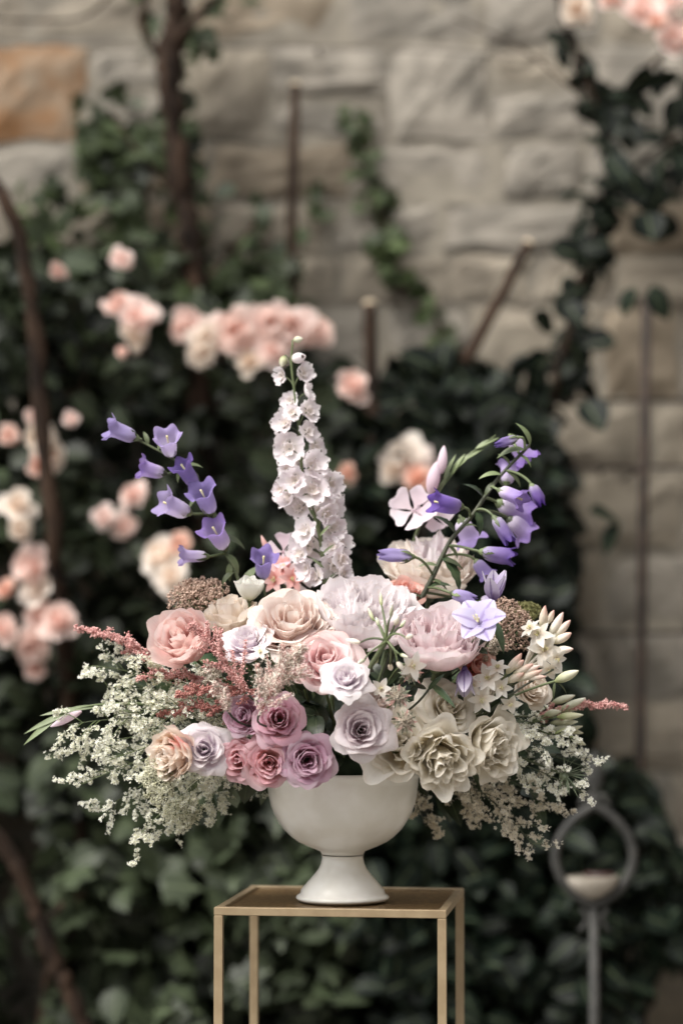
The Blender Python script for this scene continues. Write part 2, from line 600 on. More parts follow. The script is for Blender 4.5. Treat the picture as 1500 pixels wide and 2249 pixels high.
def stone(x0, x1, z0, z1, mat, proud=None, seed=0):
    r = random.Random(seed)
    gap = 0.004 + 0.006 * r.random()
    x0 += gap; x1 -= gap; z0 += gap; z1 -= gap
    nu, nv = 7, 6
    proud = r.uniform(0.001, 0.012) if proud is None else proud
    ph = [r.uniform(0, 6.28) for _ in range(6)]
    V = []
    for i in range(nu):
        for j in range(nv):
            u, v = i / (nu - 1), j / (nv - 1)
            e = min(u, 1 - u) * (nu - 1), min(v, 1 - v) * (nv - 1)
            edge = min(e)
            x = x0 + (x1 - x0) * u + 0.005 * math.sin(5 * v + ph[0]) * (1 if edge < 0.5 else 0.3) + r.uniform(-.005, .005)
            z = z0 + (z1 - z0) * v + 0.004 * math.sin(5 * u + ph[1]) * (1 if edge < 0.5 else 0.3) + r.uniform(-.005, .005)
            d = proud + 0.005 * math.sin(4 * u + ph[2]) * math.sin(4 * v + ph[3]) + r.uniform(-.003, .003)
            if edge < 0.5:
                d = min(d, proud) - 0.006
            V.append((x, WY - d, z))
    F = grid_faces(nu, nv)
    # skirt back into the mortar
    ring = [i * nv for i in range(nu)] + [(nu - 1) * nv + j for j in range(1, nv)] + [i * nv + nv - 1 for i in range(nu - 2, -1, -1)] + [j for j in range(nv - 2, 0, -1)]
    o = len(V)
    for k in ring:
        V.append((V[k][0], WY + 0.05, V[k][2]))
    m_ = len(ring)
    for k in range(m_):
        F.append((ring[k], o + k, o + (k + 1) % m_, ring[(k + 1) % m_]))
    wall.part('stone', V, F, mat, smooth=False)


# courses, bottom to top, in metres of height on the wall
zc = [0.0]
for py in (2330, 2150, 1980, 1830, 1690, 1540, 1385, 1205, 1035, 880, 672, 560, 440, 312, 98, -60, -200, -340, -480, -640, -800):
    zc.append(at(750, py, WY)[2])
zc = [z for z in zc if z < 3.1]
sid = 0
for k in range(len(zc) - 1):
    z0, z1 = zc[k], zc[k + 1]
    rr = random.Random(100 + k)
    x = -3.3 + rr.uniform(0, 0.1)
    h = z1 - z0
    while x < 3.25:
        w = rr.uniform(0.8, 1.7) * max(0.14, h) * (1.0 if h > 0.16 else 1.4)
        x2 = min(3.3, x + w)
        xc = 0.5 * (x + x2)
        mat = M_STONE[rr.choices([0, 1, 2], [5, 4, 2])[0]]
        sid += 1
        # leave the place of the ochre stone free
        ox0, ox1 = at(-30, 200, WY)[0], at(192, 200, WY)[0]
        if 60 < 0.5 * (0) + 60.5 and abs(z0 - at(750, 312, WY)[2]) < 1e-6:
            if x < ox0 - 0.02 and x2 > ox0 - 0.08:
                x2 = ox0
                stone(x, x2, z0, z1, mat, seed=sid)
                stone(ox0, ox1, z0, z1, M_OCHRE, proud=0.008, seed=sid + 5000)
                x = ox1
                continue
        if rr.random() < 0.25 and h > 0.17:
            zm = z0 + h * rr.uniform(0.4, 0.6)
            stone(x, x2, z0, zm, mat, seed=sid)
            sid += 1
            stone(x, x2, zm, z1, M_STONE[rr.choices([0, 1, 2], [5, 4, 2])[0]], seed=sid)
        else:
            stone(x, x2, z0, z1, mat, seed=sid)
        x = x2

# two unseen tall walls, added to block sky light from the right and opposite
for (x0, x1, y0, y1, h_) in ((3.34, 3.8, -9.0, WY + 0.42, 4.6), (-9.0, 3.8, -9.5, -9.04, 4.2)):
    V, F = box(x0, x1, y0, y1, -0.05, h_)
    V2, F2 = box(x0 - 0.06, x1 + 0.06, y0 - 0.06, y1 + 0.06, h_ + 0.001, h_ + 0.12)
    cw = link('light_blocker_wall', new_mesh('light_blocker_wall', V + V2, F + [tuple(i + 8 for i in f) for f in F2], M_MORTAR, smooth=False))
    cw['kind'] = 'structure'

# ------------------------------------------------------------------ leaves for the plants on the wall


def oval_leaf(fold=0.25, droop=0.25, wid=0.36, n=6, point=1.0):
    """unit leaf along +Y, blade normal +Z"""
    V, uv = [], []
    for i in range(n + 1):
        s = i / n
        w = wid * (math.sin(PI * min(1, s ** 0.85)) ** (0.75 * point)) if 0 < s < 1 else 0.0
        z = -droop * s * s
        for t in (-1, 0, 1):
            V.append((t * w, s, z + fold * w * abs(t)))
            uv.append((t, s))
    F = grid_faces(n + 1, 3)
    return V, F, uv


def ivy_leaf():
    pts = [(0, 0.0), (0.22, -0.12), (0.50, 0.05), (0.36, 0.26), (0.58, 0.55), (0.26, 0.58), (0, 1.0)]
    out = pts + [(-x, y) for x, y in reversed(pts[1:-1])]
    V = [(0, 0.32, 0.0)] + [(x, y, -0.10 * (abs(x) * 1.4 + y * y * 0.8)) for x, y in out]
    n_ = len(out)
    F = [(0, 1 + k, 1 + (k + 1) % n_) for k in range(n_)]
    uv = [(0, 0.3)] + [(x * 2, y) for x, y in out]
    return V, F, uv


LEAF_SHAPES = {
    'oval': [oval_leaf(0.25, 0.25), oval_leaf(0.4, 0.1, 0.40), oval_leaf(0.15, 0.4, 0.33)],
    'ivy': [ivy_leaf(), ivy_leaf(), oval_leaf(0.3, 0.2, 0.42)],
}
LEAF_CACHE = {}


def leaf_mesh(kind, k, mat):
    key = (kind, k, mat.name)
    if key not in LEAF_CACHE:
        V, F, uv = LEAF_SHAPES[kind][k]
        LEAF_CACHE[key] = new_mesh('leaf', V, F, mat, uv)
    return LEAF_CACHE[key]


def in_poly(x, y, poly):
    c = False
    j = len(poly) - 1
    for i in range(len(poly)):
        xi, yi = poly[i]
        xj, yj = poly[j]
        if (yi > y) != (yj > y) and x < (xj - xi) * (y - yi) / (yj - yi + 1e-12) + xi:
            c = not c
        j = i
    return c


def leaf_matrix(p, size, r, up=0.45, out=0.75, wild=0.6):
    nrmv = nrm([r.gauss(0, wild), -out + r.gauss(0, wild * 0.6), up + r.gauss(0, wild)])
    tip = nrm([r.gauss(0, 1), r.gauss(0, 0.4), -0.5 + r.gauss(0, 0.7)])
    y = nrm(tip - np.dot(tip, nrmv) * nrmv)
    x = np.cross(y, nrmv)
    M = np.eye(4)
    M[:3, 0] = x * size
    M[:3, 1] = y * size
    M[:3, 2] = nrmv * size
    M[:3, 3] = p - y * size * 0.4
    return M


def foliage(th, mats_pos, kind, mat, n_single, r, stuff_name='leaves'):
    """mats_pos: list of 4x4; the nearest become single leaves, the rest one mass"""
    mats_pos = sorted(mats_pos, key=lambda M: M[1, 3])
    shapes = LEAF_SHAPES[kind]
    for M in mats_pos[:n_single]:
        o = link('leaf', leaf_mesh(kind, r.randrange(3), mat), th.e)
        W = M.copy()
        W[:3, 3] -= th.loc
        o.matrix_local = Matrix(W.tolist())
    rest = mats_pos[n_single:]
    if not rest:
        return
    for fs in (3, 4):
        Vs, Fs, Us = [], [], []
        off = 0
        for i, M in enumerate(rest):
            V, F, uv = shapes[i % 3]
            if len(F[0]) != fs:
                continue
            Va = np.asarray(V) @ M[:3, :3].T + M[:3, 3]
            Vs.append(Va)
            Fs.append(np.asarray(F) + off)
            Us.append(np.asarray(uv))
            off += len(Va)
        if Vs:
            th.part(stuff_name, np.concatenate(Vs), np.concatenate(Fs), mat, np.concatenate(Us), kind='stuff')


def scatter(poly, count, y0, y1, s0, s1, r, clump=0.0, **kw):
    xs_ = [p[0] for p in poly]
    ys_ = [p[1] for p in poly]
    res = []
    centers = []
    tries = 0
    while len(res) < count and tries < count * 60:
        tries += 1
        if clump and centers and r.random() < clump:
            cx, cy, cY = r.choice(centers)
            px, py, Y = r.gauss(cx, 35), r.gauss(cy, 35), cY + r.gauss(0, 0.03)
        else:
            px, py = r.uniform(min(xs_), max(xs_)), r.uniform(min(ys_), max(ys_))
            Y = y0 + (y1 - y0) * r.random()
        if not in_poly(px, py, poly):
            continue
        if clump and r.random() < 0.15:
            centers.append((px, py, Y))
        Y = min(max(Y, y0), WY - 0.03)
        res.append(leaf_matrix(at(px, py, Y), r.uniform(s0, s1), r, **kw))
    return res


def along(path_px, Y, count, spread, s0, s1, r, **kw):
    P = smooth_path([(a, b, 0) for a, b in path_px], 40)
    res = []
    for _ in range(count):
        q = P[r.randrange(len(P))]
        y = min(Y + r.gauss(0, 0.04), WY - 0.03)
        res.append(leaf_matrix(at(q[0] + r.gauss(0, spread), q[1] + r.gauss(0, spread), y), r.uniform(s0, s1), r, **kw))
    return res


def gnarled(th, pts, rad0, rad1, mat, r, name='trunk', n=40, sides=9, rough=0.18):
    P = smooth_path(pts, n)
    R = [(rad0 + (rad1 - rad0) * i / (len(P) - 1)) * (1 + r.uniform(-rough, rough)) for i in range(len(P))]
    P = P + np.array([[r.gauss(0, 1), r.gauss(0, 1), 0] for _ in P]) * rad0 * 0.12
    V, F, uv = tube(P, R, sides)
    V = [np.asarray(v) + np.array([r.gauss(0, 1), r.gauss(0, 1), r.gauss(0, 1)]) * rad0 * 0.07 for v in V]
    return th.part(name, V, F, mat, uv)


def wall_bloom(th, px, py, rp, Y, mat, r):
    """a ruffled double rose of the climbing bush, one mesh"""
    R = rp * 1.15 * mpp(Y)
    fc = nrm([r.gauss(0, 0.4), -1, r.gauss(0.15, 0.35)])
    M = frame(fc)
    c = at(px, py, Y)
    A = Acc()
    for ring, (n_, rad, h, op) in enumerate(((7, 1.0, 0.25, 1.0), (6, 0.85, 0.5, 0.75), (6, 0.62, 0.7, 0.5), (5, 0.38, 0.8, 0.3))):
        for k in range(n_):
            a0 = 2 * PI * (k + r.random() * 0.5) / n_ + ring
            V, uv = [], []
            rr_ = rad * r.uniform(0.68, 1.22)
            hh = h * r.uniform(0.8, 1.2)
            for i in range(4):
                s = i / 3
                for t in (-1, 0, 1):
                    a = a0 + t * (0.55 + 0.1 * ring) * (0.5 + 0.5 * math.sin(PI * min(1, s * 0.8)))
                    q = rr_ * (0.15 + 0.85 * s) * (1 - 0.12 * t * t * s)
                    z = hh * (s ** (0.7 + op)) - 0.25 * (1 - ring * 0.3) * s ** 3 + r.uniform(-.11, .11)
                    V.append(c + M @ (np.array([q * math.cos(a), q * math.sin(a), z - 0.3]) * R))
                    uv.append((t, s))
            A.add(V, grid_faces(4, 3), uv)
    b = th.part('bloom', A.V, A.F, mat, A.uv)
    return b


# ---- the dense climbing rose on the left, with its two bare canes
r = random.Random(3)
rose_bush = Thing('climbing_rose', 'dense climbing rose with peach pink blooms covering the left of the wall', 'climbing rose', (-0.75, WY - 0.15, 0))
Yv = WY - 0.62
gnarled(rose_bush, [at(-210, -40, WY - 0.04), at(-150, 120, WY - 0.16), at(-70, 310, Yv + .12), at(0, 420, Yv), at(45, 530, Yv), at(70, 680, Yv), at(85, 830, Yv), at(100, 1010, Yv), at(125, 1220, Yv), at(150, 1500, Yv + .15), at(170, 2000, Yv + .3), np.array([-0.72, WY - 0.12, -0.03])], 0.0125, 0.017, M_BARK, r, 'cane')
gnarled(rose_bush, [at(-40, 1800, Yv), at(30, 1890, Yv), at(75, 1990, Yv), at(120, 2110, Yv), at(165, 2200, Yv), at(210, 2330, Yv)], 0.014, 0.017, M_BARK, r, 'cane')
gnarled(rose_bush, [at(95, 2040, Yv), at(130, 1995, Yv), at(190, 1960, Yv)], 0.006, 0.005, M_BARK, r, 'twig', n=10)
poly_left = [(-220, 700), (-40, 640), (60, 560), (330, 570), (470, 680), (640, 735), (770, 800), (800, 1100), (800, 1300), (640, 1760), (-220, 1780)]
lm = scatter(poly_left, 2300, WY - 0.52, WY - 0.03, 0.045, 0.085, r, clump=0.5)
lm += scatter([(-700, 820), (-220, 690), (-220, 2480), (-620, 2480)], 1300, WY - 0.45, WY - 0.03, 0.045, 0.085, r, clump=0.5)
foliage(rose_bush, lm, 'oval', M_ROSELEAF, 260, r)
bl = [(126, 595, 20, 0), (266, 568, 27, 0), (262, 665, 32, 0), (297, 695, 46, 0), (300, 735, 32, 1), (268, 772, 14, 2), (408, 722, 44, 0), (455, 745, 38, 1), (445, 775, 34, 1), (515, 725, 52, 0), (560, 752, 48, 0), (595, 706, 46, 0), (640, 718, 48, 0), (688, 724, 40, 0), (548, 792, 30, 1), (600, 768, 38, 0),
      (774, 845, 40, 0), (20, 955, 24, 2), (80, 912, 22, 0), (86, 960, 38, 1), (112, 1000, 36, 1), (155, 920, 20, 0), (92, 1022, 28, 2), (40, 1105, 42, 1), (44, 1160, 30, 1), (226, 1135, 26, 0), (290, 1085, 30, 0), (278, 1155, 30, 0), (352, 1218, 50, 1), (375, 1265, 42, 1), (395, 1196, 26, 3),
      (66, 1245, 48, 0), (80, 1285, 42, 1), (10, 1292, 24, 2), (90, 1350, 48, 0), (130, 1360, 42, 0), (8, 1380, 36, 0), (68, 1425, 42, 0), (78, 1465, 24, 0), (760, 1040, 22, 2)]
BM = [P_BG1, P_BG2, P_BG3, P_BG3]
for px, py, rp, ci in bl:
    wall_bloom(rose_bush, px, py, rp, WY - 0.57 + r.uniform(-.04, .02), BM[ci], r)

# ---- the ivy with the thick trunk up the wall
ivy = Thing('ivy', 'ivy with a dark gnarled trunk climbing the stone wall to the top edge', 'ivy', (-0.28, WY - 0.08, 0))
Yi = WY - 0.24
gnarled(ivy, [at(395, -260, Yi), at(398, -60, Yi), at(385, 60, Yi), at(372, 170, Yi), at(385, 300, Yi), at(402, 430, Yi), at(420, 560, Yi), at(432, 690, Yi), at(440, 900, Yi), at(450, 1400, Yi), np.array([-0.26, WY - 0.1, -0.03])], 0.023, 0.026, M_BARK, r, n=60, rough=0.35)
gnarled(ivy, [at(385, 150, Yi), at(335, 100, Yi), at(310, 40, Yi), at(340, -60, Yi)], 0.010, 0.006, M_BARK, r, 'branch', n=12)
gnarled(ivy, [at(385, 90, Yi - .02), at(440, 30, Yi - .02), at(490, -20, Yi - .02), at(520, -120, Yi)], 0.011, 0.007, M_BARK, r, 'branch', n=12)
gnarled(ivy, [at(436, 640, Yi), at(500, 560, Yi), at(560, 490, Yi)], 0.007, 0.004, M_BARK, r, 'branch', n=12)
gnarled(ivy, [at(405, 450, Yi), at(300, 330, Yi), at(240, 240, Yi)], 0.004, 0.003, M_BARK, r, 'branch', n=12)
gnarled(ivy, [at(300, -80, Yi), at(200, 30, Yi), at(80, 45, Yi), at(-60, 38, Yi)], 0.004, 0.003, M_BARK, r, 'branch', n=12)
lm = []
lm += scatter([(150, 250), (250, 170), (330, 250), (420, 230), (450, 420), (440, 640), (330, 660), (110, 640), (120, 500), (200, 420)], 230, WY - 0.24, WY - 0.04, 0.025, 0.058, r, clump=0.5)
lm += scatter([(430, 420), (560, 400), (720, 560), (700, 720), (440, 720)], 60, WY - 0.2, WY - 0.04, 0.028, 0.06, r, clump=0.5)
lm += scatter([(40, 380), (130, 390), (140, 560), (20, 640)], 40, WY - 0.2, WY - 0.04, 0.035, 0.06, r, clump=0.4)
lm += along([(330, 20), (370, 130), (390, 220)], WY - 0.13, 16, 26, 0.03, 0.06, r)
lm += along([(400, 120), (470, 60), (540, -10)], WY - 0.13, 24, 24, 0.03, 0.06, r)
lm += along([(250, 230), (330, 330), (240, 400), (300, 480), (180, 600)], WY - 0.18, 30, 25, 0.035, 0.065, r)
lm += scatter([(-100, 560), (500, 560), (700, 700), (700, 760), (-100, 760)], 240, WY - 0.3, WY - 0.04, 0.04, 0.075, r, clump=0.3)
foliage(ivy, lm[::2], 'ivy', M_IVY, 200, r)
foliage(ivy, lm[1::2], 'ivy', M_IVYL, 100, r)

# ---- thin young ivy strand in the middle of the wall
strand = Thing('ivy_strand', 'thin light green ivy strand on bare stone right of the wooden stake', 'ivy', at(960, 760, WY - 0.03))
pth = [(785, 270), (800, 340), (815, 420), (850, 500), (842, 590), (880, 630), (935, 650), (965, 720), (960, 800)]
V, F, uv = tube(smooth_path([at(a, b, WY - 0.035) for a, b in pth], 40), 0.0035, 6)
strand.part('stem', V, F, M_STAKE, uv)
lm = along(pth[:5], WY - 0.05, 48, 20, 0.028, 0.055, r) + along(pth[4:], WY - 0.05, 26, 18, 0.028, 0.05, r) + along([(690, 420), (705, 480)], WY - 0.05, 7, 14, 0.03, 0.05, r)
foliage(strand, lm, 'ivy', M_IVYL, 100, r)

# ---- dark climbing rose on the right
vine = Thing('climbing_rose', 'dark leaved climbing rose on the right with pink blooms at the top corner', 'climbing rose', (0.52, WY - 0.1, 0))
Yr = WY - 0.2
pth = [(1235, -200), (1225, -40), (1255, 90), (1310, 240), (1340, 400), (1300, 540), (1262, 680), (1225, 820), (1190, 980), (1180, 1200), (1190, 1600)]
gnarled(vine, [at(a, b, Yr) for a, b in pth] + [np.array([0.5, WY - 0.1, -0.03])], 0.007, 0.012, M_BARK, r, 'cane', n=60)
gnarled(vine, [at(1330, 260, Yr), at(1420, 150, Yr), at(1490, 90, Yr - .05), at(1600, -40, Yr)], 0.006, 0.005, M_BARK, r, 'cane', n=14)
gnarled(vine, [at(1345, 420, Yr), at(1440, 330, Yr), at(1560, 270, Yr)], 0.005, 0.004, M_BARK, r, 'cane', n=14)
gnarled(vine, [at(1310, 240, Yr), at(1150, 110, Yr + .1), at(1000, 40, Yr + .15)], 0.0035, 0.002, M_BARK, r, 'twig', n=14)
lm = []
lm += scatter([(1290, 200), (1540, 120), (1640, 300), (1640, 480), (1380, 500), (1290, 380)], 110, WY - 0.4, WY - 0.05, 0.045, 0.08, r, clump=0.5)
lm += along(pth[2:6], WY - 0.2, 40, 28, 0.04, 0.07, r)
lm += along([(1345, 400), (1290, 550), (1262, 690), (1225, 820)], WY - 0.22, 44, 28, 0.045, 0.075, r)
lm += along([(1230, 800), (1200, 900), (1120, 860), (1060, 960)], WY - 0.2, 55, 34, 0.045, 0.08, r)
lm += scatter([(820, 810), (980, 770), (1150, 850), (1250, 960), (1250, 1120), (1270, 1500), (780, 1500), (780, 900)], 1100, WY - 0.5, WY - 0.03, 0.045, 0.08, r, clump=0.4)
for px, py in ((1228, 85), (1300, 905), (1325, 1130), (1340, 1170), (1425, 490), (1380, 655), (1440, 655), (1240, 550), (1255, 680), (1295, 560), (1350, 365)):
    lm.append(leaf_matrix(at(px, py, WY - 0.45), r.uniform(0.06, 0.085), r, wild=0.3))
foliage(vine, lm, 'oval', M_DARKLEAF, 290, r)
for px, py, rp, ci in ((1268, 18, 40, 1), (1340, -10, 34, 2), (1420, 12, 50, 0), (1482, 78, 48, 0), (1470, -5, 36, 0), (1440, 45, 22, 2), (880, 1000, 46, 1), (915, 1045, 38, 2), (862, 1030, 30, 1), (925, 1000, 28, 0)):
    wall_bloom(vine, px, py, rp, WY - 0.5 + r.uniform(-.04, .02), BM[ci], r)

# ---- dark shrubs along the foot of the wall
shrub_l = Thing('ivy_shrub', 'broad grey green ivy shrub filling the lower left behind the stand', 'shrub', (-0.35, WY - 0.3, 0))
lm = scatter([(60, 1640), (760, 1640), (800, 2480), (-60, 2480), (120, 2200), (30, 2000), (120, 1860)], 2300, WY - 0.62, WY - 0.05, 0.045, 0.085, r, clump=0.5)
lm += scatter([(-260, 1740), (0, 1700), (60, 1800), (-40, 2000), (60, 2200), (-60, 2480), (-260, 2480)], 260, WY - 0.3, WY - 0.05, 0.045, 0.085, r, clump=0.5)
foliage(shrub_l, lm, 'ivy', M_IVY, 300, r)
for k in range(7):
    px = 90 + k * 95
    gnarled(shrub_l, [at(px, 1700, WY - .25), at(px + 30, 2000, WY - .3), at(px - 10, 2450, WY - .25), np.array([-0.5 + 0.09 * k, WY - 0.25, -0.03])], 0.006, 0.01, M_BARK, r, 'stem', n=14, sides=6)
shrub_r = Thing('evergreen_shrub', 'very dark evergreen shrub filling the lower right behind the metal ring', 'shrub', (0.35, WY - 0.3, 0))
lm = scatter([(700, 1450), (1270, 1450), (1300, 1660), (1400, 1690), (1460, 1820), (1560, 1900), (1700, 2000), (1700, 2120), (1430, 2160), (1360, 2480), (700, 2480)], 3000, WY - 0.62, WY - 0.05, 0.04, 0.075, r, clump=0.3)
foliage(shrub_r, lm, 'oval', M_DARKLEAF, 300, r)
for k in range(6):
    px = 800 + k * 100
    gnarled(shrub_r, [at(px, 1600, WY - .25), at(px + 30, 2000, WY - .3), at(px - 10, 2450, WY - .25), np.array([0.05 + 0.09 * k, WY - 0.25, -0.03])], 0.006, 0.01, M_BARK, r, 'stem', n=14, sides=6)

# ---- stakes, rod, wires
def stake(p0, p1, rad, label, name='wooden_stake', cat='stake', mat=M_STAKE):
    th = Thing(name, label, cat, p0)
    rr_ = random.Random(len(label))
    P = np.array([p0 + (p1 - p0) * k / 11 for k in range(12)])
    P[1:-1] += np.array([[rr_.gauss(0, .0012), rr_.gauss(0, .0012), 0] for _ in range(10)])
    V, F, uv = tube(P, [rad * (1.12 - 0.15 * k / 11) * rr_.uniform(0.93, 1.07) for k in range(12)], 9)
    th.part('shaft', V, F, mat, uv)
    d = nrm(p1 - p0)
    V, F, uv = tube([p1 - d * 0.002, p1 + d * 0.003, p1 + d * 0.006], [rad * 1.04, rad * 1.0, rad * 0.8], 9)
    th.part('cut_end', V, F, M_CUT, uv)
    return th


bot = at(612, 900, WY - 0.14)
stake(np.array([bot[0] - 0.02, bot[1], -0.05]), at(649, 186, WY - 0.12), 0.0115, 'upright cut wooden stake with a pale sawn top in front of the wall')
stake(at(1020, 800, WY - 0.34), at(1160, 535, WY - 0.28), 0.0115, 'short cut branch leaning to the right against the pale stones', 'cut_branch', 'branch', M_STAKE)
stake(at(822, 1000, WY - 0.34), at(812, 668, WY - 0.30), 0.014, 'dark sawn off stump of a cane below the thin ivy strand', 'cane_stump', 'branch', M_BARK)
rod = Thing('iron_rod', 'slim rusty iron rod standing upright at the right edge of the wall', 'rod', np.array([at(1405, 1600, WY - 0.3)[0], WY - 0.3, 0]))
V, F, uv = tube([np.array([at(1405, 1600, WY - 0.3)[0], WY - 0.3, -0.05]), at(1405, 1600, WY - 0.3), at(1412, 1100, WY - 0.3), at(1420, 655, WY - 0.3)], 0.0105, 10)
rod.part('shaft', V, F, M_RUST, uv)
for py in (1390, 1030):
    a = at(1408, py, WY - 0.3)
    V, F, uv = tube([a - np.array([0.02, 0.0, 0]), a + np.array([0.0, 0.03, 0]), a + np.array([-0.004, 0.31, 0])], 0.004, 6)
    rod.part('wall_hook', V, F, M_RUST, uv)
for k, (pts, lab) in enumerate((([(-700, 60), (0, 92), (480, 100), (900, 108), (1250, 132), (2000, 150)], 'thin wire strung along the wall near the top of the picture'),
                                ([(-700, 650), (300, 655), (700, 662), (1000, 664), (1230, 664), (2000, 668)], 'thin wire strung along the wall level with the top of the iron rod'),
                                ([(1120, 884), (1300, 880), (1420, 879), (2000, 876)], 'thin wire tied across the iron rod, uppermost of three below its top'),
                                ([(1120, 1022), (1300, 1024), (1420, 1025), (2000, 1030)], 'thin wire tied across the iron rod, middle of three below its top'),
                                ([(1120, 1392), (1300, 1390), (1420, 1390), (2000, 1386)], 'thin wire tied across the iron rod, lowest of three below its top'))):
    P = smooth_path([at(a, b, WY - (0.055 if k < 2 else 0.2)) for a, b in pts], 20)
    th = Thing('trellis_wire', lab, 'wire', P[0])
    V, F, uv = tube(P, 0.0022 if k < 2 else 0.0038, 6)
    th.part('strand', V, F, M_WIRE if k < 2 else M_RUST, uv)
    for q in (P[0], P[len(P) // 2], P[-1]):
        V, F, uv = tube([q, q + np.array([0, 0.03, 0.0]), q + np.array([0, 0.07 if k < 2 else 0.22, 0])], 0.004, 6)
        th.part('anchor', V, F, M_RUST, uv)

# ---- metal ring holder on a pole
YH = 0.95
hk = mpp(YH)
hold = Thing('ring_candle_stake', 'grey metal garden stake with a pointed ring and small dish at lower right', 'garden stake', np.array([at(1303, 2000, YH)[0], YH, 0]))
top = at(1303, 1995, YH)
V, F, uv = tube([np.array([top[0], YH, -0.1]), np.array([top[0], YH, 0.4]), top], 0.0092, 12)
hold.part('pole', V, F, M_IRON, uv)
ring = [(1305, 1768), (1345, 1795), (1378, 1835), (1390, 1880), (1378, 1925), (1350, 1960), (1305, 1985), (1258, 1960), (1230, 1925), (1219, 1880), (1232, 1835), (1265, 1795), (1305, 1768)]
P = smooth_path([at(a, b, YH) for a, b in ring], 60)
V, F, uv = tube(P, 0.0085, 10, cap=False)
hold.part('ring', V, F, M_IRON, uv)
A = Acc()
prof = [(1772, 6), (1760, 16), (1748, 10), (1738, 9), (1722, 17), (1700, 21), (1680, 15), (1662, 9), (1648, 2)]
V, uv = [], []
for py, hw in prof:
    c = at(1305, py, YH)
    for k in range(10):
        a = 2 * PI * k / 10
        V.append(c + np.array([hw * hk * math.cos(a), 0.55 * hw * hk * math.sin(a), 0]))
        uv.append((k / 10, 0))
F = grid_faces(len(prof), 10, 0, True)
A.add(V, F, uv)
hold.part('finial', A.V, A.F, M_IRON, A.uv)
for s in (-1, 1):
    P = [at(1305 + s * (8 + 30 * t) + s * 12 * math.sin(6 * t), 2022 - 26 * math.sin(4.2 * t), YH) for t in np.linspace(0, 1, 14)]
    V, F, uv = tube(P, 0.0042, 8)
    hold.part('scroll', V, F, M_IRON, uv)
    P = [at(1305 + s * (6 + 26 * t), 1762 - 16 * math.sin(3.6 * t), YH) for t in np.linspace(0, 1, 10)]
    V, F, uv = tube(P, 0.0042, 8)
    hold.part('scroll', V, F, M_IRON, uv)
c = at(1300, 1925, YH)
prof = [(0.0, 0.046), (0.010, 0.045), (0.024, 0.033), (0.036, 0.015), (0.040, 0.0)]
V, uv = [], []
for dz, rr_ in prof:
    for k in range(24):
        a = 2 * PI * k / 24
        V.append(c + np.array([rr_ * math.cos(a), rr_ * math.sin(a) * 0.8, -dz]))
        uv.append((k / 24, 0))
d_ = hold.part('dish', V, grid_faces(5, 24, 0, True), M_DISH, uv)
V, uv = [], []
for dz, rr_ in ((-0.001, 0.0), (-0.001, 0.026), (-0.010, 0.026), (-0.010, 0.0)):
    for k in range(20):
        a = 2 * PI * k / 20
        V.append(c + np.array([0.012 + rr_ * math.cos(a), rr_ * math.sin(a) * 0.8, -dz * 0.7]))
        uv.append((0, 0))
hold.part('candle', V, grid_faces(4, 20, 0, True), M_WAX, uv)

# ------------------------------------------------------------------ the brass stand
def plane_at(px, py, z):
    u = (px - 750.0) / F_PX
    v = (1124.5 - py) / F_PX
    d = np.array([u, cp - v * sp, sp + v * cp])
    return CAM + d * ((z - CAM[2]) / d[2])


cA, cB, cC, cD = [plane_at(x, y, Z_TOP + 0.004) for x, y in ((467, 1992), (975, 2000), (1022.5, 1950), (555, 1944.5))]
ctr = (cA + cB + cC + cD) / 4
ex = nrm((cB - cA) + (cC - cD))
ex[2] = 0
ex = nrm(ex)
ey = np.array([-ex[1], ex[0], 0])
hw = 0.25 * (abs(np.dot(cB - cA, ex)) + abs(np.dot(cC - cD, ex)))
hd = 0.25 * (abs(np.dot(cD - cA, ey)) + abs(np.dot(cC - cB, ey)))
stand = Thing('plant_stand', 'tall brass coloured square metal plant stand with open sides', 'stand', (ctr[0], ctr[1], 0))
TB = 0.0112


def bar(u0, u1, v0, v1, z0, z1, bev=0.0009):
    """box in stand axes with small bevels"""
    V, F = [], []
    for z, i in ((z0, bev), (z0 + bev, 0), (z1 - bev, 0), (z1, bev)):
        for (u, v) in ((u0 + i, v0 + i), (u1 - i, v0 + i), (u1 - i, v1 - i), (u0 + i, v1 - i)):
            V.append(np.array([ctr[0], ctr[1], 0]) + ex * u + ey * v + np.array([0, 0, z]))
    for k in range(3):
        for j in range(4):
            F.append((k * 4 + j, k * 4 + (j + 1) % 4, k * 4 + 4 + (j + 1) % 4, k * 4 + 4 + j))
    F += [(3, 2, 1, 0), (12, 13, 14, 15)]
    return V, F


zt = Z_TOP + 0.004
for v0 in (-hd, hd - TB):
    V, F = bar(-hw, hw, v0, v0 + TB, zt - 0.0105, zt)
    stand.part('top_rail', V, F, M_BRASS, smooth=False)
    V, F = bar(-hw + TB, hw - TB, v0 + 0.0003, v0 + TB - 0.0003, 0.0, 0.0105)
    stand.part('bottom_rail', V, F, M_BRASS, smooth=False)
for u0 in (-hw, hw - TB):
    V, F = bar(u0 + 0.0003, u0 + TB, -hd + TB, hd - TB, zt - 0.0104, zt - 0.0002)
    stand.part('top_rail', V, F, M_BRASS, smooth=False)
    V, F = bar(u0 + 0.0003, u0 + TB - 0.0003, -hd + TB, hd - TB, 0.0002, 0.0103)
    stand.part('bottom_rail', V, F, M_BRASS, smooth=False)
    for v0 in (-hd, hd - TB):
        V, F = bar(u0, u0 + TB, v0, v0 + TB, 0.0, zt - 0.0107)
        stand.part('leg', V, F, M_BRASS, smooth=False)
V, F = bar(-hw + TB + 0.0004, hw - TB - 0.0004, -hd + TB + 0.0004, hd - TB - 0.0004, Z_TOP - 0.004, Z_TOP)
stand.part('top_panel', V, F, M_BRASS_TOP, smooth=False)

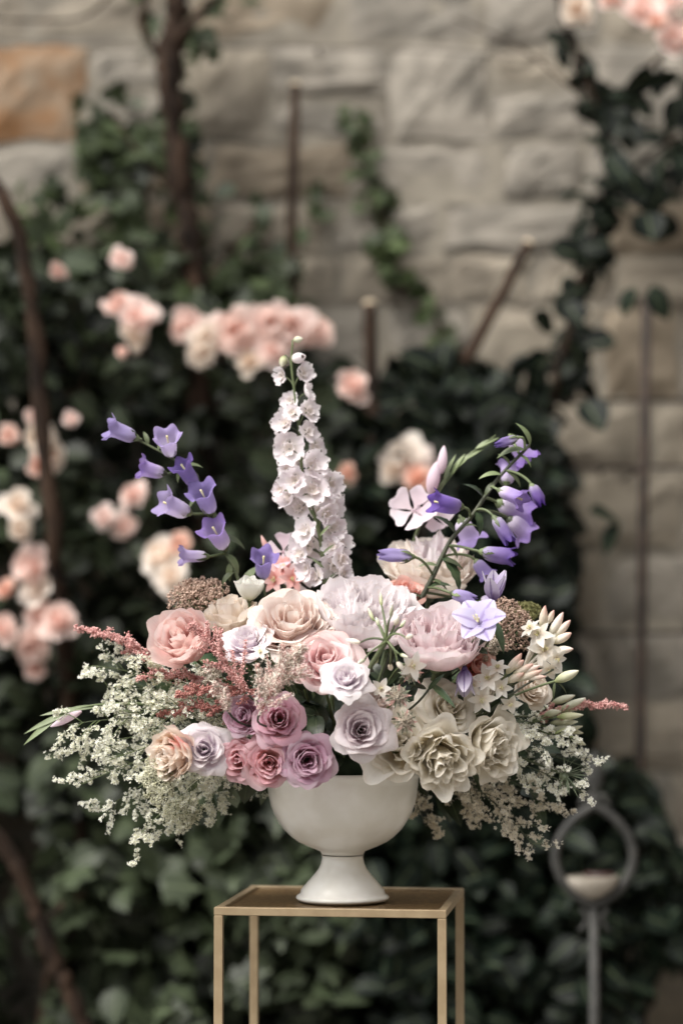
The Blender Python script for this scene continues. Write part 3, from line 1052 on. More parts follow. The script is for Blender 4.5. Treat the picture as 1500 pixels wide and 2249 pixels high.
# ------------------------------------------------------------------ the footed bowl
BC = at(752.5, 1976, 0.0)
BX, BY = BC[0], 0.0
Z0 = Z_TOP + 0.0005
bowl = Thing('footed_bowl', 'white glazed ceramic footed bowl holding the flowers', 'bowl', (BX, BY, Z0))
m0 = mpp(0.0)


def zpx(py):
    return max(Z0, at(752, py, 0.0)[2])


outer = [(1976.5, 96), (1974, 100), (1970, 101.5), (1966, 99), (1963, 93), (1953, 90), (1942, 81), (1930, 70.5), (1918, 60), (1907, 52), (1897, 47.5), (1888, 45.5), (1882, 44.5), (1878, 46.5), (1874, 46), (1869, 49), (1864, 61), (1858, 76), (1848, 97), (1837, 112), (1820, 129), (1804, 140), (1786, 150), (1767, 157), (1745, 162), (1722, 165), (1708, 166), (1706, 168), (1699, 168.5), (1695, 167), (1694, 164), (1696, 160), (1708, 158), (1740, 154), (1780, 143), (1815, 120), (1838, 85), (1848, 40), (1850, 0)]
NS = 64


def lathe(profile, c, mirror_z=None):
    V, uv = [], []
    for i, (z, rad) in enumerate(profile):
        for k in range(NS):
            a = 2 * PI * k / NS
            V.append((c[0] + rad * math.cos(a), c[1] + rad * math.sin(a), z))
            uv.append((k / NS, i / len(profile)))
    return V, grid_faces(len(profile), NS, 0, True), uv


foot = [(Z0, 0.0), (Z0 + 0.0002, 0.055)] + [(zpx(py), hwp * m0) for py, hwp in outer[:14]]
V, F, uv = lathe(foot, (BX, BY))
bowl.part('foot', V, F, M_CERAMIC, uv)
body = [(zpx(py), hwp * m0) for py, hwp in outer[14:]]
body[0] = (body[0][0] - 0.001, body[0][1])
V, F, uv = lathe(body, (BX, BY))
bowl.part('basin', V, F, M_CERAMIC, uv)
ZR = zpx(1694)
RB = 164 * m0
foam = Thing('floral_foam', 'dark green floral foam inside the bowl under the flower stems', 'foam', (BX, BY, ZR - 0.07))
prof = [(ZR - 0.075, 0.05), (ZR - 0.05, 0.08), (ZR - 0.02, 0.093), (ZR + 0.012, 0.088), (ZR + 0.035, 0.06), (ZR + 0.042, 0.0)]
V, F, uv = lathe(prof, (BX, BY))
foam.part('block', V, F, M_FOAM, uv)

# ------------------------------------------------------------------ flower building blocks
BOT = np.array([BX, BY, ZR])


def stem_base(p, rr_):
    """where a stem enters the foam"""
    d = np.array([p[0] - BX, p[1] - BY, 0])
    d = d / (np.linalg.norm(d) + 1e-6) * min(0.06, np.linalg.norm(d) * 0.35)
    return BOT + d + np.array([rr_.uniform(-.012, .012), rr_.uniform(-.012, .012), -0.012])


def stem_path(head, back, base, n=14):
    """curve from the foam over the rim to the back of a flower head"""
    d = np.linalg.norm(head - base)
    p1 = base + np.array([(head[0] - base[0]) * 0.15, (head[1] - base[1]) * 0.15, 0.05 + 0.25 * d])
    p2 = head + nrm(back) * min(0.05, 0.45 * d)
    if p2[2] < ZR + 0.02 and np.hypot(p2[0] - BX, p2[1] - BY) < RB + 0.02:
        p2[2] = ZR + 0.03
    return bez(base, p1, p2, head, n)


def cupped_petal(rb, rho, h, half, lip=0.1, reflex=0.0, ruffle=0.02, frill=0.0, top=0.22, close=1.0, nu=8, nv=9, seed=0, point=0.0):
    """petal wrapped about the flower axis (+Z); unit flower radius"""
    r_ = random.Random(seed)
    ph = [r_.uniform(0, 6.28) for _ in range(4)]
    V, uv = [], []
    for i in range(nu):
        s0 = i / (nu - 1)
        for j in range(nv):
            t = -1 + 2 * j / (nv - 1)
            s = s0 * (1 - top * abs(t) ** 2.4 + point * max(0, 1 - 3 * abs(t)) + frill * (0.5 * math.sin(9 * t + ph[2]) + 0.5 * math.sin(17 * t + ph[3])) * s0)
            g_ = math.sin(min(1.0, s * 1.2) * PI / 2) ** 0.85
            q = rb + (rho - rb) * g_
            if close < 1:
                q *= 1 - (1 - close) * max(0, s - 0.45) / 0.55
            z = h * s ** 1.12
            e = max(0.0, (s - 0.62) / 0.38)
            q += lip * e * e + reflex * t * t * s ** 3
            z -= lip * 0.75 * e ** 2.5 + reflex * 0.5 * t * t * s ** 4
            wv = ruffle * s * s
            q += wv * math.sin(2.6 * t + ph[0]) + 0.6 * wv * math.sin(6.1 * t + ph[1])
            z += 0.8 * wv * math.sin(3.3 * t + ph[1])
            wid = half * (0.42 + 0.58 * math.sin(PI / 2 * min(1, s0 / 0.6)))
            a = t * wid
            V.append((q * math.cos(a), q * math.sin(a), z))
            uv.append((t, s0))
    return np.array(V), grid_faces(nu, nv), uv


def rotz(a):
    return np.array([[math.cos(a), -math.sin(a), 0], [math.sin(a), math.cos(a), 0], [0, 0, 1]])


def roty(a):
    return np.array([[math.cos(a), 0, math.sin(a)], [0, 1, 0], [-math.sin(a), 0, math.cos(a)]])


def lance(Lg, W, fold=0.2, bend=0.3, n=6, serr=0.0, pw=0.9):
    """narrow leaf along +X, normal +Z"""
    V, uv = [], []
    for i in range(n + 1):
        s = i / n
        w = W * math.sin(PI * min(1, 0.06 + 0.94 * s ** 0.8)) ** pw if i < n else (0.0 if pw > 0.7 else 0.2 * W)
        w *= 1 + (serr if i % 2 else -serr)
        a = bend * s
        x = Lg * (math.sin(a) / bend if abs(bend) > 1e-3 else s)
        z = -Lg * ((1 - math.cos(a)) / bend if abs(bend) > 1e-3 else 0)
        for t in (-1, 0, 1):
            V.append((x, t * w, z + fold * w * abs(t)))
            uv.append((t, s))
    return np.array(V), grid_faces(n + 1, 3), uv


def add_leaf(th, p, d, up, Lg, W, mat, fold=0.25, bend=0.5, name='leaf', parent=None, serr=0.0, n=6):
    V, F, uv = lance(Lg, W, fold, bend, n, serr)
    x = nrm(d)
    z = nrm(np.asarray(up) - np.dot(up, x) * x)
    y = np.cross(z, x)
    M = np.stack([x, y, z], axis=1)
    return th.part(name, V @ M.T + p, F, mat, uv, parent)


def calyx(th, c, M, R, mat, r_, n=5, length=0.55, spread=0.9, parent=None):
    """sepals under a flower head"""
    for k in range(n):
        a = 2 * PI * k / n + r_.random()
        V, F, uv = lance(length * R, 0.16 * R, 0.2, -0.6)
        V = V @ roty(-(PI / 2 - spread)).T @ rotz(a).T
        th.part('sepal', V @ M.T + c, F, mat, uv, parent)


def hip(th, c, M, R, mat, parent=None):
    prof = [(-0.30, 0.05), (-0.24, 0.13), (-0.12, 0.19), (0.0, 0.20), (0.05, 0.12)]
    V, uv = [], []
    for z, rad in prof:
        for k in range(8):
            a = 2 * PI * k / 8
            V.append((rad * math.cos(a) * R, rad * math.sin(a) * R, z * R))
            uv.append((0, 0))
    return th.part('receptacle', np.array(V) @ M.T + c, grid_faces(5, 8, 0, True), mat, uv, parent)


def rose(label, px, py, rp, Y, face, mat, seed, rings=8, openness=1.0, point=0.0, ruffle=0.025, tall=1.0, group='roses in the arrangement', name='rose', cat='rose', inner=None, close=0.75, leafy=1):
    r_ = random.Random(seed)
    R = rp * mpp(Y)
    fc = nrm(face)
    M = frame(fc)
    c0 = at(px, py, Y) - fc * R * 0.42 * tall       # receptacle
    base = stem_base(c0, r_)
    th = Thing(name, label, cat, base, group)
    ga = r_.uniform(0, 6.28)
    for k in range(rings):
        u = k / (rings - 1)
        n_ = [2, 3, 4, 4, 5, 5, 5, 6, 6, 6][min(k, 9)]
        rho = 0.10 + 0.78 * u
        h = (0.84 + 0.08 * math.sin(PI * min(1, u * 1.6)) - 0.45 * max(0, u - 0.45) * openness) * tall
        half = (1.6, 1.3, 1.15, 1.0, 0.92, 0.85, 0.80, 0.76, 0.72, 0.70)[min(k, 9)]
        lip = 0.03 + 0.27 * u ** 1.5 * openness
        cl = close + (1 - close) * min(1, u * 1.6)
        for j in range(n_):
            sd_ = r_.randrange(1 << 30)
            jit = r_.uniform(-.2, .2)
            V, F, uv = cupped_petal(0.08 + 0.16 * u, rho * r_.uniform(0.90, 1.08), h * r_.uniform(0.90, 1.08), half * r_.uniform(0.85, 1.12), lip * r_.uniform(0.5, 1.5), 0.16 * u * point, ruffle * (0.8 + u) * r_.uniform(.7, 2.2), 0.012, r_.uniform(.14, .26), cl, nu=10, nv=15, seed=sd_, point=point * 0.06)
            V = V @ roty(r_.uniform(-.08, .14) * (0.6 + u)).T @ rotz(ga + 2 * PI * j / n_ + k * 0.73 + jit).T
            if k < 4:
                V = V + np.array([r_.gauss(0, .03), r_.gauss(0, .03), 0])
            th.part('petal', (V * R) @ M.T + c0, F, inner if (inner and k < 3) else mat, uv)
    hip(th, c0, M, R, M_CALYX)
    calyx(th, c0 - fc * 0.05 * R, M, R, M_CALYX, r_, 5, 0.6, 1.5)
    P = stem_path(c0 - fc * 0.28 * R, -fc, base)
    V, F, uv = tube(P, [0.0022] * len(P), 7)
    th.part('stem', V, F, M_STEM, uv)
    for q in range(leafy):
        i = r_.randrange(4, 9)
        add_leaf(th, P[i], nrm([r_.gauss(0, 1), -0.6 + r_.gauss(0, .5), r_.gauss(0, .5)]), [0, -0.5, 1], r_.uniform(.03, .045), 0.009, M_BLEAF, bend=0.7)
    return th


def peony(label, px, py, rp, Y, face, mat, seed, guard_mat=None, n_inner=34, group='peonies in the arrangement', frill=0.05, guards=9, bowl_h=0.85, inner_mat=None):
    r_ = random.Random(seed)
    R = rp * mpp(Y)
    fc = nrm(face)
    M = frame(fc)
    c0 = at(px, py, Y) - fc * R * 0.5
    base = stem_base(c0, r_)
    th = Thing('peony', label, 'peony', base, group)
    ga = r_.uniform(0, 6.28)
    for ring in range(2):
        for j in range(guards - 2 * ring):
            V, F, uv = cupped_petal(0.14, (0.98 - 0.12 * ring) * r_.uniform(0.93, 1.07), bowl_h * r_.uniform(0.8, 1.05), 0.62, r_.uniform(0.0, 0.16) * (1 - ring), 0.0, 0.05, frill * 0.5, 0.26, 1.0, 9, 15, seed=r_.randrange(1 << 30))
            V = V @ roty(r_.uniform(-.06, .16)).T @ rotz(ga + 2 * PI * j / (guards - 2 * ring) + ring * 0.35 + r_.uniform(-.12, .12)).T
            th.part('guard_petal', (V * R) @ M.T + c0, F, guard_mat or mat, uv)
    for j in range(n_inner):
        u = math.sqrt((j + 0.5) / n_inner)
        a = j * 2.39996 + r_.uniform(-.2, .2)
        rho = 0.10 + 0.70 * u
        h = (1.18 - 0.34 * u * u) * r_.uniform(0.88, 1.08)
        V, F, uv = cupped_petal(0.05 + 0.12 * u, rho * r_.uniform(0.9, 1.1), h, r_.uniform(0.6, 0.95) * (1.25 - 0.45 * u), r_.uniform(0.02, 0.16) * u, 0.0, 0.10, frill, 0.2, r_.uniform(0.72, 0.98), 8, 15, seed=r_.randrange(1 << 30))
        V = V @ roty(r_.uniform(-.10, .14)).T @ rotz(a).T
        th.part('petal', (V * R) @ M.T + c0, F, inner_mat if (inner_mat and u < 0.6) else mat, uv)
    hip(th, c0, M, R, M_CALYX)
    calyx(th, c0 - fc * 0.04 * R, M, R, M_CALYX, r_, 4, 0.4, 1.3)
    P = stem_path(c0 - fc * 0.28 * R, -fc, base)
    V, F, uv = tube(P, [0.003] * len(P), 8)
    th.part('stem', V, F, M_STEM, uv)
    return th


# ------------------------------------------------------------------ roses and peonies
rose('large open cream rose with a blush pink heart, beside the white peony', 643, 1372, 92, -0.13, (-0.05, -0.72, 0.70), P_CREAMBLUSH, 21, rings=10, openness=0.8, tall=1.15, leafy=0)
rose('beige white rose seen from the side behind the cream rose', 508, 1360, 60, -0.06, (-0.2, -0.35, 0.9), P_BEIGE, 22, rings=8, openness=0.35, tall=1.6)
rose('small closed white rose bud standing above the beige rose', 549, 1294, 33, -0.06, (0.05, -0.35, 0.95), P_WHITE, 23, rings=5, openness=0.1, tall=1.7, close=0.5)
rose('lavender white rose tilted up to the left of the cream rose', 545, 1408, 54, -0.15, (-0.25, -0.62, 0.75), P_LAVWHITE, 24, rings=8, openness=1.0)
rose('round pink rose half covered by a pink feathery plume', 405, 1410, 72, -0.12, (-0.30, -0.80, 0.52), P_PINK, 25, rings=8, openness=0.15, tall=1.5, close=0.6)
rose('full mauve pink rose behind the small white lavender rose', 712, 1452, 74, -0.175, (0.05, -0.86, 0.5), P_MAUVEPINK, 26, rings=8, openness=0.9)
rose('small white lavender rose in front of the mauve pink rose', 760, 1490, 46, -0.225, (0.05, -0.82, 0.55), P_LAVWHITE, 27, rings=8, openness=1.2, point=1.0)
rose('pale lavender rose with pointed petals above the bowl rim', 793, 1602, 60, -0.20, (0.05, -0.98, 0.1), P_LAV, 28, rings=8, openness=1.0, point=0.9)
rose('upper left mauve spray rose, half closed', 537, 1572, 45, -0.17, (-0.3, -0.92, 0.12), P_MAUVE2, 29, rings=7, openness=0.6, group='mauve spray roses')
rose('upper right mauve spray rose with a rust coloured heart', 612, 1578, 52, -0.185, (0.05, -0.97, 0.2), P_MAUVE, 30, rings=8, openness=0.9, group='mauve spray roses')
rose('leftmost lower mauve spray rose with salmon inner petals', 527, 1668, 47, -0.165, (-0.35, -0.93, -0.05), P_MAUVE3, 31, rings=8, openness=0.9, group='mauve spray roses')
rose('middle lower mauve spray rose with salmon inner petals hanging over the rim', 592, 1676, 52, -0.18, (-0.05, -0.97, -0.12), P_MAUVE3, 32, rings=8, openness=1.0, group='mauve spray roses')
rose('violet mauve spray rose hanging over the white bowl', 676, 1670, 56, -0.185, (0.12, -0.98, -0.05), P_MAUVE2, 33, rings=8, openness=1.0, group='mauve spray roses', close=0.9)
rose('peach rose with pink blotches low on the left', 380, 1660, 58, -0.165, (-0.60, -0.72, -0.10), P_PEACH, 34, rings=8, openness=0.5, tall=1.5, ruffle=0.05)
rose('white lavender rose beside the peach rose on the left', 448, 1645, 50, -0.165, (0.0, -0.95, 0.2), P_LAVWHITE, 35, rings=8, openness=1.0, point=0.8)
rose('wide open cream rose with a yellow heart over the bowl rim', 880, 1626, 84, -0.15, (0.0, -0.93, 0.32), P_CREAM, 36, rings=8, openness=0.85, ruffle=0.05, close=0.95)
rose('drooping cream rose hanging right of the bowl rim', 968, 1664, 72, -0.165, (0.12, -0.88, -0.35), P_CREAM, 37, rings=8, openness=0.55, tall=1.5, ruffle=0.06)
rose('rightmost large cream rose turned away to the right', 1075, 1640, 70, -0.135, (0.50, -0.80, -0.10), P_CREAM, 38, rings=8, openness=0.55, tall=1.45, ruffle=0.06)
rose('cream rose above the two drooping cream roses', 985, 1552, 64, -0.13, (0.3, -0.85, 0.4), P_CREAM, 39, rings=8, openness=1.0)
rose('small greyish white rose at the right under the pink buds', 1168, 1512, 44, -0.09, (0.55, -0.75, 0.25), P_BEIGE, 40, rings=7, openness=0.7)
rose('coral pink rose mostly hidden right of the pink peony', 1050, 1462, 44, -0.10, (0.3, -0.85, 0.35), P_CORAL, 41, rings=7, openness=0.8)
rose('dusty pink rose tucked behind the pale lavender rose', 828, 1545, 46, -0.14, (0.35, -0.8, 0.45), P_DUSTY, 42, rings=7, openness=0.8)
rose('coral rose showing between the white and pink peonies', 895, 1300, 44, -0.02, (0.1, -0.7, 0.7), P_CORAL, 43, rings=7, openness=0.8)
peony('large fluffy white peony at the centre of the arrangement', 800, 1358, 112, -0.10, (0.02, -0.50, 0.87), P_PEONYW, 51, n_inner=52, frill=0.10, bowl_h=1.0)
peony('pale pink cupped peony right of the white peony', 962, 1416, 95, -0.15, (0.08, -0.60, 0.80), P_PEONYP, 52, n_inner=34, frill=0.06, bowl_h=1.05)
peony('blush cream peony at the back behind the right bellflower stem', 945, 1250, 100, 0.04, (0.05, -0.45, 0.9), P_PEONYB, 53, n_inner=34, frill=0.08, inner_mat=P_PEONYW)

# ------------------------------------------------------------------ spikes, bells and stars
def bell(th, bpx, mpx, dY, Y, rad_px, mat, seed, flare=1.0, stem_to=None, closed=0.0):
    r_ = random.Random(seed)
    b = at(bpx[0], bpx[1], Y)
    m = at(mpx[0], mpx[1], Y + dY)
    d = (m - b) * 1.08
    Lg = np.linalg.norm(d)
    R = rad_px * mpp(Y) * r_.uniform(.86, 1.1)
    M = frame(d)
    prof = [(0.0, 0.12), (0.04, 0.42), (0.12, 0.62), (0.25, 0.72), (0.42, 0.75), (0.58, 0.77), (0.72, 0.83), (0.84, 0.93), (0.93, 1.06), (1.0, 1.2)]
    N = 35
    V, uv = [], []
    tw = r_.uniform(0, 6)
    for s, q in prof:
        for k in range(N):
            a = 2 * PI * k / N
            lobe = 0.5 + 0.5 * math.cos(5 * a)
            e = max(0, (s - 0.6) / 0.4)
            qq = q * (1 + 0.04 * math.cos(5 * a + PI) * (s > 0.1))
            qq = qq * (1 - e * closed * 0.75) + flare * 0.30 * e * e * lobe * (1 - closed)
            zz = s * (1 - 0.24 * e * (1 - lobe)) - 0.06 * flare * e ** 3 * lobe
            wob = 1 + 0.06 * math.sin(3 * a + tw + 4 * s) * (1 + 1.5 * closed)
            V.append((R * qq * wob * math.cos(a + 0.8 * closed * s), R * qq * wob * math.sin(a + 0.8 * closed * s), Lg * zz))
            uv.append((math.cos(5 * a), s))
    o = th.part('bell', np.array(V) @ M.T + b, grid_faces(len(prof), N, 0, True), mat, uv)
    # calyx cup and sepals
    prof2 = [(-0.10, 0.10), (-0.05, 0.28), (0.02, 0.40), (0.08, 0.46)]
    V = [(R * q * math.cos(2 * PI * k / 10), R * q * math.sin(2 * PI * k / 10), Lg * z) for z, q in prof2 for k in range(10)]
    th.part('calyx', np.array(V) @ M.T + b, grid_faces(4, 10, 0, True), M_CALYX, parent=o)
    for k in range(5):
        Vl, F, uvl = lance(0.42 * Lg, 0.22 * R, 0.2, -1.5 + r_.uniform(-.6, .6))
        Vl = Vl @ roty(-0.75).T + np.array([0.34 * R, 0, 0])
        th.part('sepal', (Vl @ rotz(2 * PI * k / 5 + 0.6).T) @ M.T + b, F, M_CALYX, uvl, parent=o)
    if closed < 0.5:
        V, F, uvl = tube([b + d * 0.1, b + d * 0.5, b + d * 0.82], [0.0008, 0.0009, 0.0016], 5)
        th.part('stamen', V, F, M_STAMEN, uvl, parent=o)
    if stem_to is not None:
        q = np.asarray(stem_to)
        mid = 0.5 * (q + b) - nrm(d) * 0.006 + np.array([0, 0, 0.004])
        V, F, uvl = tube(bez(q, mid, b - nrm(d) * 0.012, b, 8), 0.0019, 6)
        th.part('pedicel', V, F, M_CALYX, uvl, parent=o)
    return o


def nearest(P, p):
    d = np.linalg.norm(P - p, axis=1) - 0.35 * (p[2] - P[:, 2])
    return P[int(np.argmin(d))]


# left bellflower stem
YB = -0.02
r = random.Random(70)
sp_px = [(296, 962), (340, 985), (386, 1012), (436, 1066), (458, 1130), (482, 1190), (512, 1245), (540, 1310), (590, 1420)]
P = smooth_path([at(a, b, YB) for a, b in sp_px], 48)
bst = stem_base(P[-1], r)
P = np.vstack([P, bez(P[-1], P[-1] + np.array([0.02, 0, -0.05]), bst + np.array([0, 0, 0.06]), bst, 8)[1:]])
bf = Thing('bellflower', 'tall violet bellflower stem arching out to the upper left', 'bellflower', bst, 'bellflower stems')
V, F, uv = tube(P, np.linspace(0.0014, 0.003, len(P)), 8)
bf.part('stem', V, F, M_CALYX, uv)
for k, (b, m, dy, rp, mt) in enumerate((((300, 962), (234, 936), -.01, 25, P_BELLD), ((376, 1000), (366, 952), -.03, 23, P_BELL), ((362, 1040), (304, 1024), -.005, 20, P_BELL), ((432, 1066), (394, 1014), -.02, 25, P_BELLD), ((465, 1124), (438, 1070), -.03, 25, P_BELLD), ((416, 1126), (352, 1100), -.02, 25, P_BELL), ((494, 1202), (464, 1152), -.03, 25, P_BELL), ((456, 1222), (392, 1220), -.005, 20, P_BELL))):
    bell(bf, b, m, dy, YB - 0.01, rp, mt, 700 + k, stem_to=nearest(P, at(b[0], b[1], YB)))
for px, py, dx, dz, Lg in ((325, 975, -.1, 1, 30), (350, 990, .3, 1, 34), (400, 1020, .8, .6, 38), (445, 1085, -.7, -.2, 40), (462, 1110, 1, -.5, 45), (478, 1180, 1, .2, 60), (495, 1215, .9, -.6, 50), (515, 1250, -.8, -.3, 42), (440, 1140, -.5, -1, 42), (505, 1235, -.2, -1, 40), (390, 1030, -.6, -.6, 32), (530, 1290, 0.2, 1, 60)):
    add_leaf(bf, nearest(P, at(px, py, YB)), [dx, -0.4, dz], [0, -0.7, 1], 1.25 * Lg * mpp(YB), Lg * 0.19 * mpp(YB), M_CALYX, bend=1.5)
bs2 = Thing('bellflower', 'single small violet bellflower between the white bud and the salmon flower', 'bellflower', stem_base(at(578, 1290, -.03), r), 'bellflower stems')
P2 = stem_path(at(578, 1268, -.03), np.array([0, 0, -1.]), bs2.loc)
V, F, uv = tube(P2, 0.0016, 7)
bs2.part('stem', V, F, M_STEM, uv)
bell(bs2, (578, 1268), (580, 1216), -.03, -.03, 23, P_BELLD, 790)

# right bellflower stem
YB = -0.03
sp_px = [(1163, 977), (1100, 1043), (1067, 1087), (1033, 1137), (993, 1182), (967, 1230), (947, 1273), (913, 1337), (860, 1440)]
P = smooth_path([at(a, b, YB) for a, b in sp_px], 48)
bst = stem_base(P[-1], r)
P = np.vstack([P, bez(P[-1], P[-1] + np.array([-0.02, 0, -0.05]), bst + np.array([0, 0, 0.06]), bst, 8)[1:]])
bf = Thing('bellflower', 'woody violet bellflower stem with wilting bells leaning to the right', 'bellflower', bst, 'bellflower stems')
V, F, uv = tube(P, np.linspace(0.0022, 0.0042, len(P)), 8)
bf.part('stem', V, F, M_STEMD, uv)
for k, (b, m, dy, rp, mt, cl, oy) in enumerate((
        ((1012, 1113), (946, 1100), -.015, 25, P_BELLD, .25, -.02), ((1097, 1077), (1152, 1100), -.02, 23, P_BELL, 0.1, -.02), ((1167, 1066), (1190, 1112), -.005, 18, P_BELLW, .8, -.01),
        ((1085, 1137), (1122, 1192), -.005, 22, P_BELLW, .55, -.02), ((905, 1223), (830, 1218), -.01, 20, P_BELLD, .75, -.03), ((1058, 1212), (1132, 1224), -.01, 24, P_BELLW, .45, -.02),
        ((993, 1303), (1046, 1320), -.01, 18, P_BELLD, .8, -.03), ((1118, 1140), (1160, 1176), .01, 26, P_BELL, 0, .05), ((1122, 960), (1162, 1015), 0, 26, P_BELL, .1, .05),
        ((1112, 1062), (1118, 1018), .01, 24, P_BELL, 0, .06), ((1012, 1142), (1036, 1192), .01, 26, P_BELL, 0, .04), ((1045, 1232), (1072, 1268), .0, 22, P_BELLD, 0.2, .02),
        ((1135, 962), (1086, 978), -.01, 15, P_BELLW, .9, -.01), ((1095, 1105), (1158, 1132), .02, 26, P_BELL, 0, .05), ((1055, 1322), (1092, 1316), .0, 18, P_BELL, 0.2, .02))):
    bell(bf, b, m, dy, YB + oy, rp, mt, 800 + k, closed=cl, stem_to=nearest(P, at(b[0], b[1], YB)))
for px, py, dx, dz, Lg, mt in ((1160, 980, -.1, 1, 62, 1), (1150, 985, -1, .2, 70, 1), (1140, 1000, 1, -.4, 40, 1), (1100, 1045, -.9, .3, 55, 1), (1090, 1060, -.7, -.5, 45, 1), (1110, 1040, 1, -.4, 55, 1), (1065, 1090, -.4, .9, 60, 0), (1045, 1120, .4, -.9, 62, 0), (1000, 1170, -.3, .9, 70, 0), (990, 1200, .9, -.5, 40, 1), (968, 1230, 1, .1, 60, 1), (975, 1225, .8, -.7, 95, 0), (960, 1245, -.9, .5, 45, 1), (940, 1290, .9, .6, 60, 0), (930, 1310, -.9, .5, 50, 0), (1010, 1160, .6, .5, 40, 1), (945, 1275, 1, -.1, 45, 1), (1120, 1020, -.3, 1, 40, 1)):
    add_leaf(bf, nearest(P, at(px, py, YB)), [dx, -0.5, dz], [0.2, -0.7, 1], Lg * mpp(YB), Lg * 0.15 * mpp(YB), M_CALYX if mt else M_BLEAF, bend=1.2, serr=0.12 if not mt else 0.0, n=9)


def budshape(th, b, d, Lg, R, mat, name='bud', parent=None, n=9, tip=0.25):
    M = frame(d)
    V, uv = [], []
    N = 9
    for i in range(N):
        s = i / (N - 1)
        q = R * (math.sin(PI * min(1.0, 0.05 + 0.93 * s ** 0.9)) ** 0.75)
        for k in range(n):
            a = 2 * PI * k / n
            w = 1 + 0.06 * math.cos(3 * a + 5 * s)
            V.append((q * w * math.cos(a), q * w * math.sin(a), Lg * s))
            uv.append((0.5 + 0.5 * math.cos(a), s))
    return th.part(name, np.array(V) @ M.T + b, grid_faces(N, n, 0, True), mat, uv, parent)


def star(th, c, face, R, n_, mat, seed, wid=0.34, cup=0.35, bend=0.5, name='flower', tubelen=0.0, roll=0.0, eye=True, jit=0.1, pw=0.9):
    """open flower of separate lance petals around a small eye"""
    r_ = random.Random(seed)
    M = frame(face)
    prof = [(-max(0.12, tubelen), 0.05), (-0.06, 0.09), (0.04, 0.12), (0.10, 0.04)]
    V = [(R * q * math.cos(2 * PI * k / 8), R * q * math.sin(2 * PI * k / 8), R * z) for z, q in prof for k in range(8)]
    o = th.part(name, np.array(V) @ M.T + c, grid_faces(4, 8, 0, True), mat, [(0, 0.1)] * len(V))
    for k in range(n_):
        Vl, F, uvl = lance(R * r_.uniform(0.92, 1.06), wid * R * r_.uniform(.9, 1.1), 0.22, bend * r_.uniform(.6, 1.4), 7, 0.0, pw)
        Vl = Vl @ roty(-cup + r_.uniform(-jit, jit)).T + np.array([0.05 * R, 0, 0])
        th.part('petal', (Vl @ rotz(roll + 2 * PI * k / n_ + r_.uniform(-jit, jit)).T) @ M.T + c, F, mat, uvl, parent=o)
    if eye:
        A = Acc()
        for k in range(12):
            a = r_.uniform(0, 6.28)
            q = r_.uniform(0.05, 0.22)
            tip = np.array([q * math.cos(a), q * math.sin(a), 0.34]) * R
            V, F, uvl = tube([c, c + M @ (tip * 0.6), c + M @ tip], [0.0004, 0.0004, 0.0008], 4)
            A.add(V, F, uvl)
        th.part('stamens', A.V, A.F, M_STAMEN, A.uv, parent=o)
    return o


# white delphinium spike
YD = 0.0
r = random.Random(90)
sp_px = [(643, 752), (640, 800), (648, 870), (659, 960), (666, 1060), (690, 1130), (705, 1190), (714, 1280), (725, 1380)]
P = smooth_path([at(a, b, YD) for a, b in sp_px], 48)
bst = stem_base(P[-1], r)
P = np.vstack([P, bez(P[-1], P[-1] + np.array([0, 0, -0.05]), bst + np.array([0, 0, 0.06]), bst, 8)[1:]])
de = Thing('delphinium', 'tall white delphinium spike rising from the middle of the arrangement', 'delphinium', bst)
V, F, uv = tube(P, np.linspace(0.0012, 0.0042, len(P)), 8)
de.part('stem', V, F, M_STEM, uv)
for px, py, rp, dx, dz in ((655, 746, 11, 1, .1), (622, 794, 13, -.2, -1), (656, 786, 17, 1, .2)):
    c = at(px, py, YD)
    d = nrm([dx, -0.3, dz])
    Lg = rp * 2 * mpp(YD)
    b = c - d * Lg * 0.5
    o = budshape(de, b, d, Lg, rp * 0.72 * mpp(YD), P_BUDG if rp < 14 else P_DELPH)
    q = nearest(P, b - np.array([0, 0, 0.012]))
    V, F, uv = tube(bez(q, q + np.array([dx * .004, 0, .012]), b - d * 0.006, b, 7), 0.0009, 5)
    de.part('pedicel', V, F, M_STEM, uv, parent=o)
fl = [(614, 826, 22, -1, .35), (670, 819, 22, 1, .3), (677, 862, 20, .8, .5), (634, 880, 24, -.7, .6), (684, 902, 26, 1, .2), (622, 928, 28, -1, .2), (640, 905, 20, -.2, .6), (682, 948, 28, .9, .3), (632, 985, 34, -.5, .2), (612, 960, 20, -1, 0), (700, 985, 30, .9, .3), (655, 1010, 26, -.2, .3), (690, 1022, 32, .6, .1), (626, 1030, 26, -1, .1), (706, 1035, 30, .9, .1), (645, 1055, 32, -.5, .1), (628, 1090, 32, -.9, 0), (734, 1065, 28, 1, .2), (688, 1075, 38, .1, .1), (652, 1115, 30, -.5, -.1), (712, 1085, 30, .5, .1), (742, 1112, 30, 1, .1), (722, 1130, 26, .6, 0), (735, 1160, 32, .8, 0), (664, 1165, 32, -.7, .2), (672, 1200, 42, -.4, 0), (650, 1215, 26, -1, 0), (752, 1195, 30, .9, 0), (730, 1200, 26, .5, 0), (758, 1228, 30, 1, -.1), (668, 1250, 30, -.6, -.1), (738, 1245, 32, .5, -.1), (690, 1265, 24, -.3, -.1), (700, 1120, 22, 0, .1), (608, 1075, 20, -1, 0), (762, 1258, 24, .9, -.1)]
